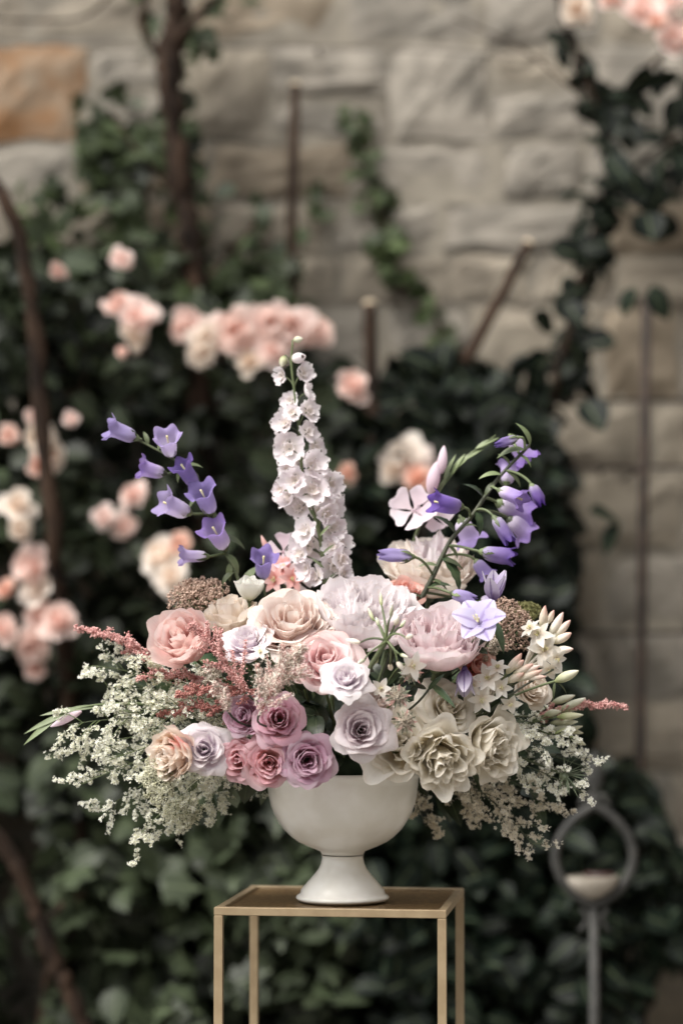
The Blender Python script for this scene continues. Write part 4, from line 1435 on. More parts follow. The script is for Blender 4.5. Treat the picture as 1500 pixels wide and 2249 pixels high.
for k, (px, py, rp, dx, dz) in enumerate(fl):
    sx = np.interp(py, [q[1] for q in sp_px], [q[0] for q in sp_px])
    px = sx + (px - sx) * 0.9
    dep = (YD + 0.012 if abs(dx) < 0.45 and k % 2 else YD - 0.020 * (1 - abs(dx) * 0.8)) + r.uniform(-.008, .012)
    c = at(px, py, dep)
    R = rp * mpp(dep) * r.uniform(.84, 1.04)
    fc = nrm([dx * 0.75 + r.gauss(0, .15), -0.85 + r.gauss(0, .2), dz * .5 + r.gauss(0, .15)])
    M = frame(fc)
    cup = 0.75 if rp < 23 and py < 900 else r.choice((0.25, 0.38, 0.5, 0.75))
    A = Acc()
    for j in range(5):
        V, F, uv = cupped_petal(0.04, 0.42, 0.42, 0.7, 0.05, 0, 0.10, 0.06, 0.2, 0.85, 5, 6, seed=r.randrange(1 << 30))
        A.add((V @ rotz(j * 1.257 + .4).T * R) @ M.T + c - fc * R * 0.2, F, [(u, 0.5 * v) for u, v in uv])
    o = de.part('floret', A.V, A.F, P_DELPH, A.uv)
    for j in range(6):
        V, F, uv = cupped_petal(0.06, 0.95 * r.uniform(.9, 1.1), cup * r.uniform(.7, 1.3), 0.62, 0.10, 0, 0.10, 0.09, 0.16, 1.0, 6, 10, seed=r.randrange(1 << 30))
        de.part('petal', (V @ rotz(j * 1.047 + r.uniform(-.15, .15)).T * R) @ M.T + c - fc * R * 0.25, F, P_DELPH, uv, parent=o)
    b = c - fc * R * 0.3
    q = nearest(P, b - np.array([0, 0, 0.014]))
    V, F, uv = tube(bez(q, q + np.array([0, 0, .01]), b - fc * 0.008, b, 6), 0.0010, 5)
    de.part('pedicel', V, F, M_STEM, uv, parent=o)
for px, py, dx, dz in ((690, 1140, -.6, 1), (708, 1210, 1, .9), (714, 1250, -1, .9), (700, 1180, .8, 1), (716, 1270, .9, .9)):
    add_leaf(de, nearest(P, at(px, py, YD)) + np.array([0, -.02, 0]), [dx, -.2, dz], [0, -1, .3], 0.022, 0.0018, M_STEM, bend=0.5)


def simple_stem(th, head, back, rad=0.0018, mat=None):
    Pq = stem_path(head, back, th.loc)
    V, F, uv = tube(Pq, rad, 7)
    th.part('stem', V, F, mat or M_STEM, uv)
    return Pq


# clematis
def clematis(label, px, py, rp, Y, face, mat, seed, cup=0.25, n_=6, roll=0.0, eye=True, wid=0.3, bend=0.45):
    r_ = random.Random(seed)
    c = at(px, py, Y)
    th = Thing('clematis', label, 'clematis', stem_base(c, r_), 'lilac clematis flowers')
    star(th, c, face, rp * mpp(Y), n_, mat, seed, wid, cup, bend, roll=roll, eye=eye, pw=0.6, jit=0.2)
    simple_stem(th, c - nrm(face) * 0.006, -nrm(face), 0.0012)
    return th


clematis('open pale lilac clematis with cream stamens right of the pink peony', 1052, 1368, 62, -0.18, (-0.15, -0.75, 0.6), P_CLEM, 901, wid=0.46, cup=0.5)
clematis('upright lilac clematis with purple midribs above the open one', 1082, 1318, 66, -0.11, (0.12, -0.25, 0.96), P_CLEMD, 902, cup=1.0, n_=5, wid=0.3, eye=False, bend=-0.2)
clematis('folded lilac clematis with dark purple midribs under the pink peony', 1020, 1470, 66, -0.17, (0.0, -0.35, -0.95), P_CLEMD, 903, cup=1.05, n_=4, wid=0.26, eye=False, bend=-0.2)

# salmon alstroemeria and pale sweet pea flowers
c = at(622, 1258, 0.03)
th = Thing('alstroemeria', 'salmon pink flower peeping out left of the delphinium base', 'flower', stem_base(c, r))
for k, (px, py, rp, f) in enumerate(((622, 1250, 42, (-.2, -.9, .4)), (605, 1275, 34, (-.4, -.9, .1)), (640, 1272, 34, (.3, -.9, .2)))):
    star(th, at(px, py, 0.03 - .01 * k), f, rp * mpp(.03), 6, P_ALST, 910 + k, 0.26, 0.5, 0.5)
budshape(th, at(592, 1222, .03), (-.35, -.1, .9), 50 * mpp(.03), 0.004, P_ALST)
simple_stem(th, c, np.array([0, 0, -1.]))


def broad(th, c, face, R, n_, mat, seed, cup=0.4, half=0.62, frill=0.02, name='flower'):
    r_ = random.Random(seed)
    M = frame(face)
    V = [(R * q * math.cos(2 * PI * k / 8), R * q * math.sin(2 * PI * k / 8), R * z) for z, q in ((-.2, .05), (0, .12), (.12, .03)) for k in range(8)]
    o = th.part(name, np.array(V) @ M.T + c, grid_faces(3, 8, 0, True), mat, [(0, 0.1)] * len(V))
    for j in range(n_):
        V, F, uv = cupped_petal(0.05, r_.uniform(.88, 1.1), cup * r_.uniform(.7, 1.3), half, 0.12, 0, 0.09, frill, 0.22, 1.0, 7, 8, seed=r_.randrange(1 << 30))
        th.part('petal', (V @ rotz(2 * PI * j / n_ + r_.uniform(-.2, .2)).T * R) @ M.T + c, F, mat, uv, parent=o)
    return o


gl = Thing('gladiolus', 'pale pink gladiolus with slender buds behind the right bellflowers', 'gladiolus', stem_base(at(910, 1200, .07), r), 'gladiolus stems')
broad(gl, at(908, 1122, .06), (-.25, -.85, .45), 50 * mpp(.06), 5, P_SWEET, 920)
broad(gl, at(945, 1130, .07), (.3, -.8, .3), 40 * mpp(.07), 4, P_SWEET, 921)
P = smooth_path([at(a, b, .06) for a, b in ((900, 1210), (940, 1110), (985, 1050), (1030, 1000), (1088, 956))], 24)
V, F, uv = tube(P, np.linspace(.0028, .0008, len(P)), 7)
gl.part('stem', V, F, M_STEM, uv)
simple_stem(gl, P[0], np.array([0, 0, -1.]), .003)
budshape(gl, at(943, 1085, .05), nrm([.25, 0, 1]), 75 * mpp(.05), 15 * mpp(.05), P_SWEET)
budshape(gl, at(968, 1040, .05), nrm([.12, 0, 1]), 62 * mpp(.05), 11 * mpp(.05), P_SWEET)
for px, py, dx, dz, Lg in ((958, 1090, .5, 1, 75), (975, 1060, .3, 1, 70), (1000, 1030, .8, .9, 62), (1020, 1010, 1, .75, 70), (1045, 985, 1, .6, 58), (990, 1045, .5, 1, 60)):
    add_leaf(gl, at(px, py, .058), [dx, 0, dz], [-1, -1, .5], Lg * mpp(.05), 7 * mpp(.05), M_CALYX, bend=0.3, name='sheath')
sw = Thing('gladiolus', 'loose pale pink gladiolus flower left of the lower delphinium', 'gladiolus', stem_base(at(620, 1240, .05), r), 'gladiolus stems')
broad(sw, at(622, 1212, .04), (-.3, -.85, .35), 36 * mpp(.04), 4, P_SWEET, 922)
broad(sw, at(655, 1275, .02), (-.1, -.9, .2), 30 * mpp(.02), 4, P_DELPH, 923)
simple_stem(sw, at(622, 1225, .045), np.array([0, .3, -1.]), .002)
gl2 = Thing('gladiolus', 'slender green gladiolus bud stem reaching out at the far left', 'gladiolus', stem_base(at(400, 1560, -.04), r), 'gladiolus stems')
P = smooth_path([at(a, b, -.05) for a, b in ((430, 1575), (330, 1548), (230, 1547), (170, 1557), (120, 1578))], 24)
V, F, uv = tube(P, np.linspace(.0026, .001, len(P)), 7)
gl2.part('stem', V, F, M_STEM, uv)
simple_stem(gl2, P[0], np.array([1., 0, .2]), .0026)
for px, py, tx, ty, w in ((185, 1556, 84, 1564, 6), (160, 1562, 46, 1604, 7), (125, 1578, 46, 1632, 7), (215, 1552, 130, 1556, 6)):
    a, b = at(px, py, -.05), at(tx, ty, -.055)
    add_leaf(gl2, a, b - a, [0, -1, .6], np.linalg.norm(b - a), w * mpp(-.05), M_CALYX, bend=0.35, name='sheath')
a, b = at(180, 1562, -.06), at(112, 1596, -.06)
budshape(gl2, a, b - a, np.linalg.norm(b - a), 9 * mpp(-.06), P_SWEET)


# tuberose
def tuberose(label, flowers, buds, root, Y, seed):
    r_ = random.Random(seed)
    th = Thing('tuberose', label, 'tuberose', stem_base(at(root[0], root[1], Y), r_), 'tuberose stems')
    rt = at(root[0], root[1], Y)
    simple_stem(th, rt, nrm(np.array([-.8, 0, -.6])), .0026)
    for k, (px, py, rp, f) in enumerate(flowers):
        c = at(px, py, Y - .02)
        o = star(th, c, f, rp * mpp(Y), 6, P_TUBE, seed * 10 + k, 0.26, 0.35, 0.4, jit=.15)
        V, F, uv = tube(bez(rt, rt + (c - rt) * .3, c - nrm(f) * .02, c - nrm(f) * 0.002, 7), np.linspace(.002, .0028, 7), 7)
        th.part('tube', V, F, P_TUBE, uv, parent=o)
    for px, py, tx, ty, w in buds:
        a, b = at(px, py, Y - .01), at(tx, ty, Y - .02)
        o = budshape(th, a, b - a, np.linalg.norm(b - a), w * mpp(Y), P_TUBEBUD)
        V, F, uv = tube(bez(rt, rt + (a - rt) * .4, a - (b - a) * .3, a + (b - a) * .05, 7), .0018, 6)
        th.part('pedicel', V, F, M_CALYX, uv, parent=o)
    return th


tuberose('white tuberose with upright pink tipped buds at the upper right', [(1182, 1395, 34, (-.3, -.9, .3)), (1195, 1428, 40, (.1, -.95, .2)), (1218, 1448, 30, (.5, -.8, -.2)), (1165, 1382, 28, (-.5, -.5, .7)), (1205, 1470, 30, (.2, -.8, -.5))],
         [(1188, 1382, 1197, 1330, 9), (1208, 1395, 1236, 1345, 10), (1218, 1398, 1252, 1362, 9), (1215, 1412, 1254, 1390, 10), (1215, 1430, 1258, 1425, 9), (1200, 1372, 1216, 1340, 7)], (1150, 1470), -0.06, 93)
tuberose('white and pink budded tuberose cluster just right of the pink peony', [(1072, 1490, 36, (-.2, -.9, .3)), (1092, 1468, 28, (-.1, -.7, .7)), (1058, 1535, 34, (-.1, -.95, -.2)), (1098, 1510, 28, (.2, -.9, 0)), (1040, 1505, 26, (-.4, -.9, 0))],
         [(1112, 1480, 1145, 1435, 10), (1125, 1485, 1170, 1458, 9), (1130, 1495, 1190, 1472, 9), (1110, 1500, 1150, 1478, 9), (1140, 1478, 1185, 1462, 8), (1120, 1470, 1150, 1450, 9), (1150, 1490, 1198, 1486, 7)], (1060, 1555), -0.13, 94)

# freesia buds and lisianthus bud
fr = Thing('freesia', 'cluster of creamy green freesia buds pointing right', 'freesia', stem_base(at(1180, 1590, -.03), r))
rt = at(1160, 1590, -.03)
simple_stem(fr, rt, np.array([-1., 0, -.3]), .0022)
for px, py, tx, ty, w in ((1210, 1545, 1262, 1527, 8), (1228, 1560, 1285, 1533, 8), (1215, 1562, 1275, 1552, 9), (1222, 1575, 1280, 1570, 8), (1208, 1588, 1268, 1585, 8), (1205, 1605, 1262, 1598, 8), (1215, 1612, 1278, 1595, 7), (1250, 1618, 1285, 1636, 7), (1195, 1570, 1232, 1562, 8), (1225, 1600, 1280, 1610, 7)):
    a, b = at(px, py, -.03 + r.uniform(-.02, .02)), at(tx, ty, -.03 + r.uniform(-.02, .02))
    o = budshape(fr, a, b - a, np.linalg.norm(b - a), w * mpp(0), P_BUDG)
    V, F, uv = tube(bez(rt, rt + (a - rt) * .4, a - (b - a) * .3, a + (b - a) * .06, 6), .0012, 5)
    fr.part('pedicel', V, F, M_STEM, uv, parent=o)
ls = Thing('lisianthus', 'closed pale green lisianthus bud on a thin curved stem at the right', 'lisianthus', stem_base(at(1150, 1530, -.12), r))
a, b = at(1218, 1497, -.12), at(1270, 1473, -.13)
budshape(ls, a, b - a, np.linalg.norm(b - a), 11 * mpp(-.1), P_BUDG)
Pq = smooth_path([at(x, y, -.12) for x, y in ((1060, 1570), (1120, 1532), (1180, 1508), (1222, 1495))], 16)
V, F, uv = tube(Pq, .0016, 6)
ls.part('stem', V, F, M_STEM, uv)
simple_stem(ls, Pq[0], np.array([-1., 0, -.2]), .0016)
for x0, y0, x1, y1 in ((1050, 1570, 1155, 1480), (1060, 1575, 1215, 1470)):
    V, F, uv = tube(smooth_path([at(x0, y0, -.14), at((x0 + x1) / 2, (y0 + y1) / 2 - 8, -.145), at(x1, y1, -.14)], 10), .0014, 6)
    ls.part('twig', V, F, M_STEMD, uv)
for dx, dz, Lg in ((1, -.4, 40), (-.2, -1, 45), (.8, .6, 30)):
    add_leaf(ls, a, [dx, -.3, dz], [0, -.6, 1], Lg * mpp(0), 3 * mpp(0), M_CALYX, bend=1.2)

# green seed umbel in front
YU = -0.235
um = Thing('seed_umbel', 'green spoked umbel with small pale buds in front of the peonies', 'umbel', stem_base(at(800, 1480, -.15), r))
hub = at(848, 1408, YU)
Pq = smooth_path([at(770, 1560, -.14), at(805, 1480, -.2), hub], 16)
V, F, uv = tube(Pq, np.linspace(.003, .0036, len(Pq)), 8)
um.part('stem', V, F, M_STEM, uv)
simple_stem(um, Pq[0], np.array([0, .5, -1.]), .003)
for k, (px, py, w) in enumerate(((838, 1330, 0), (820, 1362, 0), (858, 1355, 0), (790, 1412, 1), (880, 1378, 0), (892, 1402, 1), (880, 1438, 0), (856, 1460, 1), (830, 1448, 0), (800, 1450, 0), (868, 1372, 1), (832, 1375, 0), (872, 1455, 1))):
    e = at(px, py, YU + r.uniform(-.03, .03))
    d = e - hub
    V, F, uv = tube(bez(hub, hub + d * .35 + np.array([r.gauss(0, .004), -.004, .006]), hub + d * .7 + np.array([r.gauss(0, .004), 0, .006 + r.gauss(0, .003)]), e, 9), np.linspace(.0019, .0011, 9), 6)
    o = um.part('spoke', V, F, M_STEM, uv)
    Lg = (34 if k < 4 else 24) * mpp(YU)
    budshape(um, e - nrm(d) * .001, d + np.array([0, 0, .01]), Lg, (6 if w else 4.5) * mpp(YU), P_TUBE if w else P_BUDG, parent=o, n=8)


# ------------------------------------------------------------------ many small flowers: plumes, sprays, heads
OCT_V = np.array([(1, 0, 0), (-1, 0, 0), (0, 1, 0), (0, -1, 0), (0, 0, 1), (0, 0, -1)], float)
OCT_F = np.array([(0, 2, 4), (2, 1, 4), (1, 3, 4), (3, 0, 4), (2, 0, 5), (1, 2, 5), (3, 1, 5), (0, 3, 5)])


def beads(points, sizes):
    pts = np.asarray(points, float)
    n_ = len(pts)
    S = np.asarray(sizes, float).reshape(-1, 1, 1) if not np.isscalar(sizes) else sizes
    J = 1 + 0.5 * rng.standard_normal((n_, 6, 1)) * 0.5
    V = pts[:, None, :] + OCT_V[None] * J * S
    F = (np.arange(n_) * 6)[:, None, None] + OCT_F[None]
    return V.reshape(-1, 3), F.reshape(-1, 3)


def fuzz(points, dirs, length, width):
    """thin three sided hairs"""
    pts = np.asarray(points, float)
    D = np.asarray(dirs, float)
    n_ = len(pts)
    A_ = np.cross(D, rng.standard_normal((n_, 3)))
    A_ /= np.linalg.norm(A_, axis=1, keepdims=True) + 1e-9
    B_ = np.cross(D, A_)
    V = np.stack([pts + A_ * width, pts - A_ * width * .5 + B_ * width * .8, pts - A_ * width * .5 - B_ * width * .8, pts + D * length], axis=1)
    T = np.array([(0, 1, 3), (1, 2, 3), (2, 0, 3)])
    F = (np.arange(n_) * 4)[:, None, None] + T[None]
    return V.reshape(-1, 3), F.reshape(-1, 3)


def astilbe(label, root, tip, Y, dY, mat, seed, side=40, n_side=22, bead=2.1, dens=26, droop=0.0, thick=7.5, fluffy=False, name='astilbe', group='astilbe plumes'):
    r_ = random.Random(seed)
    a, b = at(root[0], root[1], Y), at(tip[0], tip[1], Y + dY)
    m_ = mpp(Y)
    th = Thing(name, label, 'astilbe', stem_base(a, r_), group)
    simple_stem(th, a, -(b - a), .0015, M_STEMD)
    ax = b - a
    mid = a + ax * .5 + np.array([0, 0, 14 * m_])
    P_ = smooth_path([a, mid, b], 24)
    V, F, uv = tube(P_, np.linspace(.0013, .0006, len(P_)), 5)
    th.part('axis', V, F, M_ASTILR, uv)
    pts, nn = [], nrm(ax)
    A = Acc()
    for k in range(n_side):
        u = (k + .5) / n_side
        o = P_[int(u * (len(P_) - 1))]
        Ls = side * m_ * (1 - u) ** .8 * r_.uniform(.7, 1.15) + 5 * m_
        pr = nrm(np.cross(nn, [r_.gauss(0, 1), r_.gauss(0, .6), r_.gauss(0, 1)]))
        d = nrm(nn * .75 + pr * .8)
        e = o + d * Ls
        md = o + d * Ls * .5 + np.array([0, 0, -droop * Ls])
        Q = bez(o, md, md, e, 6)
        V, F, uv = tube(Q, .0005, 4)
        A.add(V, F, uv)
        nb = int(1.7 * dens * (0.4 + Ls / (side * m_)))
        for q in range(nb):
            w = r_.random()
            i = min(4, int(w * 5))
            p = Q[i] + (Q[i + 1] - Q[i]) * (w * 5 - i)
            pts.append(p + np.array([r_.gauss(0, 1), r_.gauss(0, 1), r_.gauss(0, 1)]) * thick * m_ * .5 * (1.15 - .6 * w))
    for q in range(int(dens * 4)):
        w = r_.random()
        p = P_[int(w * (len(P_) - 1))]
        pts.append(p + np.array([r_.gauss(0, 1), r_.gauss(0, 1), r_.gauss(0, 1)]) * thick * m_ * .6 * (1.1 - .8 * w))
    th.part('branches', A.V, A.F, M_ASTILR, A.uv)
    pts = np.array(pts)
    if fluffy:
        D = rng.standard_normal((len(pts) * 6, 3))
        D /= np.linalg.norm(D, axis=1, keepdims=True)
        V, F = fuzz(np.repeat(pts, 6, axis=0), D, 7.0 * m_, .6 * m_)
        th.part('fluff', V, F, mat, kind='stuff', smooth=False)
        V, F = beads(pts[::3], bead * m_ * .7)
        th.part('florets', V, F, M_ASTIL, kind='stuff', smooth=False)
    else:
        V, F = beads(pts, np.array([bead * m_ * r_.uniform(.6, 1.3) for _ in pts]))
        th.part('florets', V, F, mat, kind='stuff', smooth=False)
    return th


astilbe('long pink astilbe plume pointing out to the left', (345, 1452), (163, 1378), -.06, 0, M_ASTIL, 301, side=42, n_side=26, dens=30)
astilbe('pink astilbe plume lying across the round pink rose', (540, 1520), (418, 1368), -.195, .01, M_ASTIL, 302, side=105, n_side=22, dens=44, thick=8)
astilbe('rusty pink astilbe plume below the round pink rose', (560, 1520), (385, 1530), -.175, .01, M_ASTILR, 303, side=62, n_side=22, dens=36)
astilbe('dark rusty astilbe plume low between the white spray and mauve roses', (540, 1560), (345, 1572), -.12, .01, M_ASTILR, 304, side=40, n_side=20, dens=34)
astilbe('pale fluffy cream and pink astilbe in front of the cream rose', (575, 1560), (668, 1422), -.235, .01, M_ASTILP, 305, side=105, n_side=30, dens=36, thick=13, fluffy=True)
astilbe('small red astilbe tip pointing out to the far right', (1180, 1572), (1380, 1552), -.02, 0, M_ASTIL, 306, side=28, n_side=24, dens=22)
astilbe('red astilbe tuft half hidden above the white spray', (470, 1500), (300, 1490), -.08, .01, M_ASTIL, 307, side=48, n_side=20, dens=34)
astilbe('pale astilbe tuft right under the lavender white rose', (500, 1560), (455, 1470), -.20, 0, M_ASTILP, 308, side=40, n_side=16, dens=26, thick=8, fluffy=True)

# tiny floret template: five diamond petals
tv, tu, tf = [], [], []
for k in range(5):
    a = 2 * PI * k / 5
    ca, sa = math.cos(a), math.sin(a)
    for (q, w, z, v) in ((0.0, 0, 0, 0.0), (0.62, -.34, .30, .6), (1.0, 0, .55, 1.0), (0.62, .34, .30, .6)):
        tv.append((q * ca - w * sa, q * sa + w * ca, z))
        tu.append((w, v))
    tf.append((4 * k, 4 * k + 1, 4 * k + 2, 4 * k + 3))
TV, TU, TF = np.array(tv), np.array(tu), np.array(tf)


def florets(pts, dirs, sizes):
    n_ = len(pts)
    Z = np.asarray(dirs, float)
    Z /= np.linalg.norm(Z, axis=1, keepdims=True) + 1e-9
    X = np.cross(Z, rng.standard_normal((n_, 3)))
    X /= np.linalg.norm(X, axis=1, keepdims=True) + 1e-9
    Y_ = np.cross(Z, X)
    B = np.stack([X, Y_, Z], axis=2) * np.asarray(sizes).reshape(-1, 1, 1)
    V = np.einsum('nij,kj->nki', B, TV) + np.asarray(pts)[:, None, :]
    F = (np.arange(n_) * 20)[:, None, None] + TF[None]
    return V.reshape(-1, 3), F.reshape(-1, 4), np.tile(TU, (n_, 1))


def spray(label, tip, Y, seed, mat=P_FLORET, n_side=24, side=0.078, start=0.26, size=0.0027, dens=11, group='white sea lavender sprays', via=None, stem=M_STEM, droop=0.02):
    r_ = random.Random(seed)
    t_ = at(tip[0], tip[1], Y)
    base = stem_base(t_, r_)
    th = Thing('sea_lavender', label, 'sea lavender', base, group)
    d = t_ - base
    p1 = base + np.array([d[0] * .12, d[1] * .15, .06 + .10 * abs(d[0])])
    p2 = base + d * .66 + np.array([0, 0, .045 + .12 * max(0, -d[2])])
    P_ = bez(base, p1, p2, t_, 22)
    V, F, uv = tube(P_, np.linspace(.0015, .0006, 22), 5)
    th.part('stem', V, F, stem, uv)
    A = Acc()
    pts, dirs = [], []
    for k in range(n_side):
        u = start + (1 - start) * (k + r_.random()) / n_side
        x = u * 21
        i = min(20, int(x))
        o = P_[i] + (P_[i + 1] - P_[i]) * (x - i)
        tg = nrm(P_[i + 1] - P_[i])
        pr = nrm(np.cross(tg, [r_.gauss(0, 1), r_.gauss(0, 1), r_.gauss(0, 1)]))
        dd = nrm(tg * .8 + pr * .85 + np.array([0, -.12, -.05]))
        Ls = side * r_.uniform(.45, 1.0) * (1.25 - .75 * u)
        e = o + dd * Ls + np.array([0, 0, -droop * Ls])
        Q = bez(o, o + dd * Ls * .4 + np.array([0, 0, .004]), o + dd * Ls * .75, e, 6)
        V, F, uv = tube(Q, [.0007, .0007, .0006, .0006, .0005, .0004], 4)
        A.add(V, F, uv)
        for q in range(4):
            w = .3 + .7 * (q + r_.random()) / 4
            y = w * 5
            j = min(4, int(y))
            o2 = Q[j] + (Q[j + 1] - Q[j]) * (y - j)
            d2 = nrm(dd + .9 * np.array([r_.gauss(0, 1), r_.gauss(0, 1), r_.gauss(0, .8)]))
            L2 = Ls * r_.uniform(.18, .36)
            e2 = o2 + d2 * L2
            V, F, uv = tube([o2, (o2 + e2) / 2 + np.array([0, 0, .0008]), e2], [.0005, .0004, .0003], 3)
            A.add(V, F, uv)
            for f in range(dens):
                z = r_.uniform(.15, 1.08)
                pts.append(o2 + (e2 - o2) * z + np.array([r_.gauss(0, 1), r_.gauss(0, 1), r_.gauss(0, 1)]) * .0020)
                dirs.append(d2 * .5 + np.array([r_.gauss(0, .8), -.35 + r_.gauss(0, .7), .55 + r_.gauss(0, .6)]))
    th.part('branches', A.V, A.F, stem, A.uv)
    V, F, uv = florets(pts, dirs, [size * r_.uniform(.55, 1.25) for _ in pts])
    th.part('florets', V, F, mat, uv, kind='stuff')
    return th


LS = [((205, 1462), -.05, 'uppermost white sea lavender spray at the left edge, below the pink plume'),
      ((150, 1592), -.08, 'white sea lavender spray reaching farthest left under the gladiolus buds'),
      ((142, 1652), -.05, 'white sea lavender spray at the far left, second below the gladiolus buds'),
      ((182, 1722), -.08, 'white sea lavender spray hanging at the lower left edge of the mass'),
      ((228, 1780), -.04, 'white sea lavender spray hanging low left, above the lowest tip'),
      ((292, 1850), -.06, 'white sea lavender spray with the lowest hanging tip on the left'),
      ((355, 1832), -.02, 'white sea lavender spray hanging low under the white lace flower'),
      ((432, 1792), .0, 'white sea lavender spray under the peach rose'),
      ((480, 1745), .03, 'greenish sea lavender spray in shade beneath the mauve roses'),
      ((300, 1480), -.09, 'white sea lavender spray just left of the round pink rose'),
      ((250, 1570), -.12, 'white sea lavender spray in the middle left, nearest the viewer'),
      ((240, 1670), -.12, 'white sea lavender spray in front, left of the white lace flower'),
      ((330, 1720), -.13, 'white sea lavender spray in front, below the peach rose'),
      ((340, 1560), -.13, 'white sea lavender spray among the rusty astilbe plumes'),
      ((412, 1735), -.10, 'white sea lavender spray under the lavender white rose'),
      ((235, 1510), -.02, 'white sea lavender spray behind the pink plume at the upper left')]
for k, (tip, Y, lab) in enumerate(LS):
    spray(lab, tip, Y, 400 + k)
RS = [((1296, 1690), -.03, 'white sea lavender spray reaching farthest right by the spiky green seed head'),
      ((1278, 1740), -.06, 'white sea lavender spray under the spiky green seed head'),
      ((1175, 1862), -.02, 'cream sea lavender spray with the lowest hanging tip on the right'),
      ((1225, 1790), .0, 'cream sea lavender spray hanging at the lower right'),
      ((1135, 1800), .02, 'cream sea lavender spray hanging behind the rightmost cream rose'),
      ((1050, 1795), .04, 'cream sea lavender spray in shade below the rightmost cream rose'),
      ((1195, 1640), -.10, 'white sea lavender spray in front, right of the rightmost cream rose'),
      ((1262, 1625), -.05, 'white sea lavender spray between the freesia buds and the seed head'),
      ((935, 1815), .05, 'cream sea lavender spray hanging behind the bowl on its right')]
for k, (tip, Y, lab) in enumerate(RS):
    spray(lab, tip, Y, 440 + k, mat=P_FLORET if k in (0, 1, 6, 7) else P_FLORETP, n_side=16 if k in (0, 1, 6, 7) else 18, dens=9, start=.5, size=.0030, side=.064, stem=M_STEMD)


# domed heads of tiny flowers
def head(label, name, cat, c_px, Y, rx, rz, face, mat, seed, n_clump=26, per=38, bead=2.4, stem_mat=M_STEM, fuzzy=0, group=None, kind_part='florets'):
    r_ = random.Random(seed)
    m_ = mpp(Y)
    c = at(c_px[0], c_px[1], Y)
    M = frame(face)
    th = Thing(name, label, cat, stem_base(c, r_), group)
    root = c - nrm(face) * rx * 1.1 * m_
    simple_stem(th, root, -nrm(face), .002, stem_mat)
    pts = []
    A = Acc()
    for k in range(n_clump):
        a = k * 2.39996
        q = math.sqrt((k + .5) / n_clump)
        p = c + M @ (np.array([q * math.cos(a) * rx, q * math.sin(a) * rz, (1 - q * q) * rx * .45]) * m_) + np.array([r_.gauss(0, 2), r_.gauss(0, 2), r_.gauss(0, 2)]) * m_
        V, F, uv = tube(bez(root, root + (p - root) * .4, p - nrm(face) * .008, p, 6), .0007, 4)
        A.add(V, F, uv)
        sz = rx * .22 * m_
        for j in range(per):
            d = nrm([r_.gauss(0, 1), r_.gauss(0, 1), r_.gauss(0, 1)])
            pts.append(p + d * sz * r_.uniform(.7, 1.05))
    th.part('branches', A.V, A.F, stem_mat, A.uv)
    pts = np.array(pts)
    if fuzzy:
        D = rng.standard_normal((len(pts), 3))
        D /= np.linalg.norm(D, axis=1, keepdims=True)
        V, F = fuzz(pts, D, fuzzy * m_, .6 * m_)
        th.part('filaments', V, F, mat, kind='stuff', smooth=False)
    V, F = beads(pts, np.array([bead * m_ * r_.uniform(.6, 1.25) for _ in pts]))
    th.part(kind_part, V, F, mat, kind='stuff', smooth=False)
    return th


head('domed brownish sedum head at the upper left of the arrangement', 'sedum', 'sedum', (438, 1312), -.02, 68, 42, (-.35, -.6, .72), M_SEDUM, 501, 34, 46)
head('brownish pink sedum head behind the open clematis', 'sedum', 'sedum', (1112, 1372), -.05, 58, 62, (.3, -.8, .5), M_SEDUM, 502, 34, 46)
head('yellow green sedum head behind the brownish one on the right', 'sedum', 'sedum', (1158, 1345), .0, 36, 24, (.3, -.5, .8), M_SEDUMG, 503, 18, 36)
head('pale pincushion head beside the brownish sedum on the right', 'pincushion_flower', 'pincushion', (1072, 1420), -.10, 32, 26, (0, -.9, .4), M_ASTRAN, 504, 16, 34, fuzzy=6)
head('greenish white lace flower cluster left of the peach rose', 'lace_flower', 'lace flower', (352, 1705), -.16, 40, 66, (-.35, -.9, .1), M_LACE, 505, 40, 40, bead=1.6, fuzzy=7)
head('second white lace flower cluster hanging below the peach rose', 'lace_flower', 'lace flower', (405, 1780), -.10, 44, 34, (.1, -.9, -.3), M_LACE, 506, 26, 36, bead=1.6, fuzzy=7)
head('sandy lace flower head between the pink plumes', 'lace_flower', 'lace flower', (462, 1482), -.20, 24, 20, (0, -.9, .4), M_ASTRAN, 507, 12, 30, bead=1.4, fuzzy=6)


def astrantia(label, px, py, rp, Y, face, seed):
    r_ = random.Random(seed)
    c = at(px, py, Y)
    R = rp * mpp(Y)
    M = frame(face)
    th = Thing('astrantia', label, 'astrantia', stem_base(c, r_), 'astrantia heads')
    for k in range(14):
        Vl, F, uvl = lance(R * r_.uniform(.9, 1.1), R * .12, .3, .3)
        Vl = Vl @ roty(-.25 + r_.uniform(-.1, .1)).T
        th.part('bract', (Vl @ rotz(2 * PI * k / 14).T) @ M.T + c, F, M_ASTIL if k % 3 == 0 else M_SAGE, uvl)
    pts, D = [], []
    for k in range(260):
        d = nrm([r_.gauss(0, 1), r_.gauss(0, 1), abs(r_.gauss(0, 1)) + .15])
        pts.append(c + M @ (d * R * .15))
        D.append(M @ d)
    V, F = fuzz(pts, D, R * .62, R * .022)
    th.part('florets', V, F, M_ASTRAN, kind='stuff', smooth=False)
    V, F = beads(np.array(pts) + np.array(D) * R * .58, R * .045)
    th.part('anthers', V, F, M_ASTRAN, kind='stuff', smooth=False)
    simple_stem(th, c, -nrm(face), .0012)


astrantia('upper grey pink astrantia head left of the cream roses', 872, 1530, 32, -.20, (.05, -.9, .4), 601)
astrantia('lower astrantia head over the wide open cream rose', 888, 1585, 28, -.215, (.1, -.95, -.1), 602)
astrantia('half hidden astrantia head under the green umbel', 902, 1478, 30, -.19, (.1, -.9, .3), 603)

